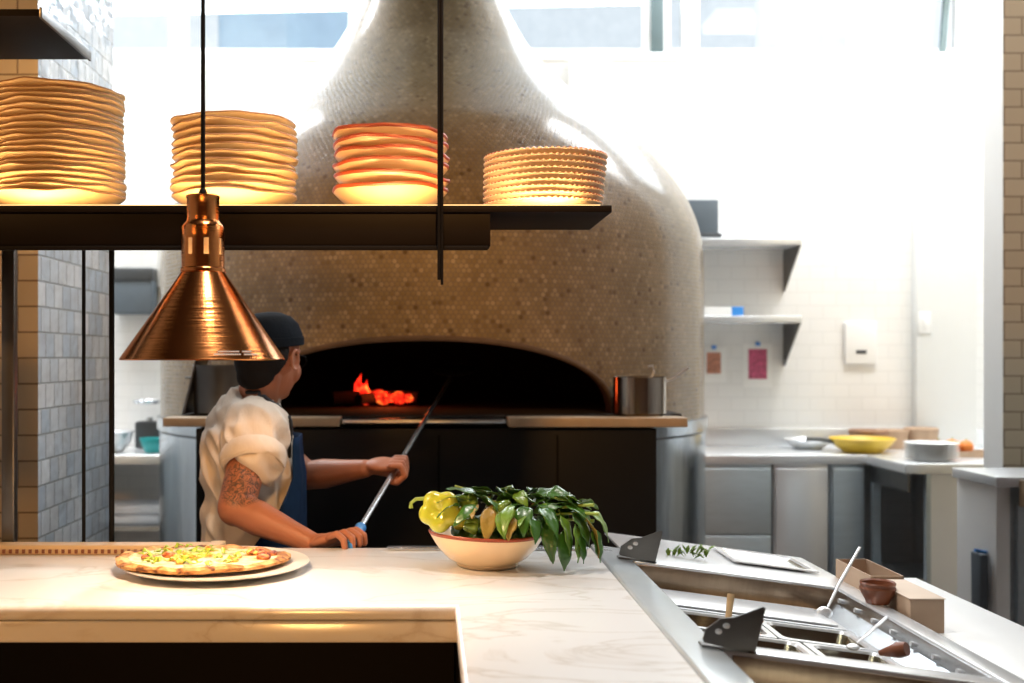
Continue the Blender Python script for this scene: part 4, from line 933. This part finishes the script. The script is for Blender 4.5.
def forearm(e, w_):
    d = w_-e; capsule(bm, e, .042, e+d*.30, .044, 16); capsule(bm, e+d*.30, .044, e+d*.72, .032, 16); capsule(bm, e+d*.72, .032, w_, .026, 16)
forearm(nearEl, nearWr); forearm(farEl, farWr)
def hand(wr, palm_dir, palm_n, across, finger_paths, thumb, pw=.04):
    pc = wr+palm_dir*.045
    X = Matrix([[palm_dir.x, across.x, palm_n.x, 0], [palm_dir.y, across.y, palm_n.y, 0], [palm_dir.z, across.z, palm_n.z, 0], [0, 0, 0, 1]])
    ball(bm, pc, (.050, pw, .017), 18, X)
    capsule(bm, wr, .025, wr+palm_dir*.03, .020)
    for pts, r_ in finger_paths:
        for a, b in zip(pts, pts[1:]): capsule(bm, a, r_, b, r_*.94, 8)
    for a, b, ra, rb in thumb: capsule(bm, a, ra, b, rb, 9)
# near hand: lying over the blue butt of the pole, fingers draped and curled round it
gN = PB-pdir*.012-T0
pd = (gN+V((-.012, -.012, .016))-nearWr).normalized(); up = V((0, 0, 1)); ac = pd.cross(up).normalized(); pn = ac.cross(pd).normalized()
def Nn(a, b, c): return nearWr+pd*a+ac*b+pn*c
fing = []
for i, (off, L_) in enumerate(((-.033, .92), (-.011, 1.0), (.011, .96), (.032, .82))):
    fing.append(([Nn(.078, off, .004), Nn(.078+.034*L_, off*1.08, .006), Nn(.078+.054*L_, off*1.1, -.012), Nn(.078+.050*L_, off*1.1, -.031)], .0087))
hand(nearWr, pd, pn, ac, fing, [(Nn(.02, -.03, -.004), Nn(.055, -.05, -.012), .013, .011), (Nn(.055, -.05, -.012), Nn(.085, -.047, -.022), .011, .0095)])
# far hand: closed round the pole
pd2 = V((1, -.05, .02)).normalized(); pn2 = None
axis = pdir; rad_ = .014
pd2 = (pd2-axis*pd2.dot(axis)*.6).normalized(); ac2 = axis; side = pd2.cross(ac2).normalized()
# knuckles on the camera-right side, fingers wrapping under the pole
pc2 = gripF+side*.0
bk = farWr
X = Matrix([[pd2.x, ac2.x, side.x, 0], [pd2.y, ac2.y, side.y, 0], [pd2.z, ac2.z, side.z, 0], [0, 0, 0, 1]])
upn = side if side.z > 0 else -side
ball(bm, farWr+pd2*.050+upn*.012, (.050, .041, .020), 18, X)
for i, off in enumerate((-.036, -.012, .012, .034)):
    c0 = gripF+axis*off; k0 = c0+upn*.026-pd2*.004; k1 = c0+upn*.026+pd2*.024; k2 = c0-upn*.002+pd2*(.036-.003*i); k3 = c0-upn*.024+pd2*.012; k4 = c0-upn*.020-pd2*.010
    for a, b in ((k0, k1), (k1, k2), (k2, k3), (k3, k4)): capsule(bm, a, .0092, b, .0088, 8)
th0 = farWr+pd2*.02-upn*.002-axis*.0; capsule(bm, th0, .014, gripF-upn*.020-pd2*.02+axis*.03, .0115, 9); capsule(bm, gripF-upn*.020-pd2*.02+axis*.03, .0115, gripF-upn*.024+pd2*.012+axis*.045, .010, 9)
# legs
for s in (-.085, .085):
    hip, kn, an = TP(0, s, .86), TP(.02, s*1.15, .48), TP(-.02, s*1.2, .09); capsule(bm, hip, .075, kn, .052); capsule(bm, kn, .050, an, .036); capsule(bm, an, .034, an+fwd*.12+V((0, 0, -.05)), .028)
body = remesh(bm, 'body', M['skin'], t, .0034, 2, .5)
# tattoo pattern on the upper arm skin (its own marks, dark ink)
nt = M['skin'].node_tree; bs = nt.nodes['Principled BSDF']; src = bs.inputs['Base Color'].links[0].from_socket
tc = nt.nodes.new('ShaderNodeTexCoord'); tcent = W(241, 480, 2.75)-T0
vd = nt.nodes.new('ShaderNodeVectorMath'); vd.operation = 'DISTANCE'; nt.links.new(tc.outputs['Object'], vd.inputs[0]); vd.inputs[1].default_value = tcent
mr = nt.nodes.new('ShaderNodeMapRange'); mr.inputs[1].default_value = .060; mr.inputs[2].default_value = .074; mr.inputs[3].default_value = 1; mr.inputs[4].default_value = 0; nt.links.new(vd.outputs['Value'], mr.inputs[0])
nz = nt.nodes.new('ShaderNodeTexNoise'); nz.inputs['Scale'].default_value = 42; nz.inputs['Distortion'].default_value = 2.5; nz.inputs['Detail'].default_value = 2; nt.links.new(tc.outputs['Object'], nz.inputs['Vector'])
rp = ramp(nt, [(.40, (0, 0, 0)), (.47, (1, 1, 1)), (.52, (1, 1, 1)), (.58, (.25, .25, .25))]); nt.links.new(nz.outputs['Fac'], rp.inputs[0])
fac = math_n(nt, 'MULTIPLY', math_n(nt, 'MULTIPLY', rp.outputs[0], mr.outputs[0]), .85)
mx = nt.nodes.new('ShaderNodeMix'); mx.data_type = 'RGBA'; nt.links.new(fac, mx.inputs['Factor']); nt.links.new(src, mx.inputs['A']); mx.inputs['B'].default_value = (.035, .035, .03, 1); nt.links.new(mx.outputs['Result'], bs.inputs['Base Color'])
# shirt
bm = B(); torso(bm, .012, .90)
cuffN = nearSh+(nearEl-nearSh)*.62; cuffF = farSh+(farEl-farSh)*.72
capsule(bm, nearSh+V((0, 0, -.012)), .083, nearSh+(nearEl-nearSh)*.40+V((.010,0,0)), .078, 22); capsule(bm, farSh+V((0, 0, -.012)), .064, farSh+(farEl-farSh)*.42, .060, 22)
capsule(bm, TP(-.02, .05, 1.36), .045, nearSh+V((0, 0, .012)), .058, 18); capsule(bm, TP(-.02, -.05, 1.36), .045, farSh+V((0, 0, .012)), .055, 18)
shirt = remesh(bm, 'shirt', M['shirt'], t, .007, 4, .5)
me = shirt.data; sh_ax = (nearEl-nearSh).normalized()
me.update()
nrm = [v.normal.copy() for v in me.vertices]
for v, n_ in zip(me.vertices, nrm):
    c = v.co; q = V((c.x*9+c.z*7, c.y*7, c.z*4-c.x*3)); f1 = noise.noise(q*1.7); f2 = noise.noise(V((c.x*26+c.z*16, c.y*16, c.z*9)))
    v.co = c+n_*(.026*(.5-abs(f1)*2.4)*.6+.011*f2)
me.update()
# rolled cuffs: short rings around the arm
def cuff(base, ax, r_, name='rolled_cuff'):
    bm = B(); q = ax.to_track_quat('Z', 'Y').to_matrix().to_4x4()
    def fn(rr, z, a, i): nn = noise.noise(V((cos(a)*2, sin(a)*2, i*.4))); return rr*(1+.06*nn), z+.008*nn
    lathe(bm, [(r_*.80, -.012), (r_*1.02, -.018), (r_*1.10, -.004), (r_*1.12, .016), (r_*1.08, .030), (r_*1.0, .036), (r_*.90, .032), (r_*.84, .015)], 40, fn=fn, close=True)
    bmesh.ops.transform(bm, matrix=Matrix.Translation(base) @ q, verts=bm.verts[:]); link(name, bm, M['shirt'], t)
cuff(nearSh+(nearEl-nearSh)*.40+V((.012,0,0)), (sh_ax+V((.22,0,0))).normalized(), .078); cuff(farSh+(farEl-farSh)*.42, (farEl-farSh).normalized(), .060)
# collar
bm = B()
def fc(rr, z, a, i): return rr, z+.010*cos(a)
lathe(bm, [(.066, -.012), (.070, .0), (.064, .032), (.060, .034), (.060, .02), (.062, -.01)], 40, close=True, fn=fc)
bmesh.ops.transform(bm, matrix=Matrix.Translation(TP(.012, 0, 1.385)) @ Matrix.Rotation(R(90)-fa, 4, 'Z') @ Matrix.Rotation(R(12), 4, 'Y'), verts=bm.verts[:]); link('collar', bm, M['shirt'], t)
# apron made from the front of the torso
bm = B(); torso(bm, .026, .50+.0) if 0 else None
def apron_half(z):  # half width angle of the cloth at height z
    pts = [(.4, 1.75), (1.0, 1.65), (1.06, 1.3), (1.12, 1.0), (1.18, .80), (1.26, .72), (1.30, .68)]
    for (a, va), (b, vb) in zip(pts, pts[1:]):
        if z <= b: return va+(vb-va)*(z-a)/(b-a)
    return .68
rows = []
zz = [.42, .55, .68, .80, .90, .98, 1.05, 1.10, 1.14, 1.18, 1.22, 1.26, 1.285]
for z in zz:
    hd, hwid, fc_ = (.118, .165, 0) if z < 1.2 else (.116, .172, -.004)
    if z > 1.25: hd = .112
    g_ = .032+.012*(z < .8); row = []; am = apron_half(z)
    for k in range(33):
        a = am*(k/16-1); c_, s_ = cos(a), sin(a); e = 2/2.3
        row.append(TP(fc_+(hd+g_+.004*sin(a*9+z*7))*math.copysign(abs(c_)**e, c_), (hwid+g_)*math.copysign(abs(s_)**e, s_), z))
    rows.append(row)
g = [[bm.verts.new(p) for p in r_] for r_ in rows]
for A, D in zip(g, g[1:]):
    for k in range(32): bm.faces.new((A[k], A[k+1], D[k+1], D[k]))
o = link('apron', bm, M['apron'], t); s_ = o.modifiers.new('s', 'SOLIDIFY'); s_.thickness = .004
# neck strap: from both bib corners over the shoulders to the nape
from mathutils.bvhtree import BVHTree
bvs = [BVHTree.FromPolygons([v.co.copy() for v in o_.data.vertices], [list(p.vertices) for p in o_.data.polygons]) for o_ in [shirt, body]]
def drape(pts, off=.004):
    # lay the strap on the cloth: nearest surface point pushed out along its normal
    out = []
    for p in pts:
        best = None
        for b_ in bvs:
            co, no_, ix, d = b_.find_nearest(p)
            if co is not None and (best is None or (p-co).length < best[0]):
                best = ((p-co).length, co, no_)
        co, n_ = best[1], best[2]
        out.append(co+n_*off)
    return out
def dense(pts, k=6): return [pts[i].lerp(pts[i+1], u/k) for i in range(len(pts)-1) for u in range(k)]+[pts[-1]]
near_path = [W(*a)-T0 for a in ((240, 389, 3.05), (252, 391, 2.99), (264, 397, 2.95), (276, 409, 2.93), (286, 424, 2.93), (293, 440, 2.95), (299, 456, 2.99))]
far_path = [near_path[0]]+[TP(-.03, -.08, 1.41), TP(.03, -.09, 1.40), TP(.08, -.085, 1.36), TP(.115, -.08, 1.31), rows[-1][4]]
link('apron_strap', tube(B(), drape(dense(near_path)), .0055, 8), M['strap'], t)
link('apron_strap', tube(B(), drape(dense(far_path)), .0055, 8), M['strap'], t)
# hair, cap, glasses, eyes
bm = B(); hball(bm, 0, -.022, -.008, (.0795, .086, .085), 28); hball(bm, 0, -.055, -.055, (.058, .042, .046), 20)
bmesh.ops.bisect_plane(bm, geom=bm.verts[:]+bm.edges[:]+bm.faces[:], plane_co=H(0, -.030, 0), plane_no=(HM.to_3x3() @ V((0, 1, -.45))).normalized(), clear_outer=True)
bmesh.ops.holes_fill(bm, edges=[e for e in bm.edges if e.is_boundary])
hr = remesh(bm, 'hair', M['hair'], t, .006, 3)
bm = B()
capp = [(0, .080), (.03, .077), (.055, .066), (.073, .046), (.082, .020), (.0845, .0), (.083, -.006), (.0805, -.004), (.079, .02), (.05, .062), (0, .074)]
lathe(bm, [(r_, z) for r_, z in capp], 48)
bmesh.ops.transform(bm, matrix=HM @ Matrix.Translation((0, -.010, .040)) @ Matrix.Rotation(R(12), 4, 'X') @ Matrix.Diagonal((1.0, 1.22, 1.0, 1)), verts=bm.verts[:]); cp = link('cap', bm, M['cap'], t)
bm = B(); band = [(.0835, -.010), (.0855, -.009), (.086, .012), (.0838, .013)]; lathe(bm, band, 48, close=True)
bmesh.ops.transform(bm, matrix=HM @ Matrix.Translation((0, -.010, .040)) @ Matrix.Rotation(R(12), 4, 'X') @ Matrix.Diagonal((1.0, 1.22, 1.0, 1)), verts=bm.verts[:]); link('headband', bm, M['cap'], cp)
for sx in (-1, 1):
    bm = B(); hball(bm, sx*.031, .079, .006, (.0115, .008, .0075), 14); link('eye', bm, M['eye'], t)
    bm = B(); hball(bm, sx*.031, .086, .006, (.005, .002, .005), 12); link('iris', bm, M['hair'], t)
bm = B(); hball(bm, 0, .089, -.053, (.02, .003, .0035), 12); hball(bm, 0, .087, -.062, (.018, .003, .004), 12); link('lips', bm, M['lip'], t)
bm = B()
for sx in (-1, 1):
    tube(bm, [H(sx*.031+.023*cos(a_*pi/8), .096, .004+.017*sin(a_*pi/8)) for a_ in range(17)], .0016, 6); tube(bm, [H(sx*.053, .095, .008), H(sx*.078, .05, .010), H(sx*.081, -.005, .008)], .0017, 6)
tube(bm, [H(-.009, .098, .008), H(.009, .098, .008)], .0016, 6); link('glasses', bm, M['blk'], t)
# trousers and shoes
bm = B()
for s in (-.085, .085):
    hip, kn, an = TP(0, s, .88), TP(.02, s*1.15, .48), TP(-.02, s*1.2, .08); capsule(bm, hip, .095, kn, .072); capsule(bm, kn, .070, an, .058)
ball(bm, TP(-.005, 0, .90), (.12, .165, .07), 20, Matrix.Rotation(pi/2-fa, 4, 'Z')); remesh(bm, 'trousers', M['pants'], t, .009, 3)
for s in (-.1, .1):
    bm = B(); a_ = TP(-.02, s, .045); capsule(bm, a_, .045, a_+fwd*.17, .036); 
    for v in bm.verts: v.co.z = max(v.co.z, .001)
    remesh(bm, 'shoe', M['blk'], t, .008, 2)
# peel
t = thing('oven_peel', 'long steel oven peel with a blue grip held by the cook', 'peel', PB)
link('pole', tube(B(), [pdir*.0, pdir*.6, pdir*1.62], [.0078, .0075, .0070], 12), M['steel'], t)
link('grip', tube(B(), [-pdir*.055, -pdir*.048, pdir*.035, pdir*.065, pdir*.075], [.009, .0125, .0120, .0145, .010], 14), M['blue'], t)
bm = B(); e_ = pdir*1.62
lathe(bm, [(0, -.002), (.085, -.002), (.088, 0), (.085, .002), (0, .002)], 32); bmesh.ops.transform(bm, matrix=Matrix.Translation(e_+pdir*.07) @ pdir.to_track_quat('Y', 'Z').to_matrix().to_4x4(), verts=bm.verts[:]); link('blade', bm, M['steel_dark'], t)
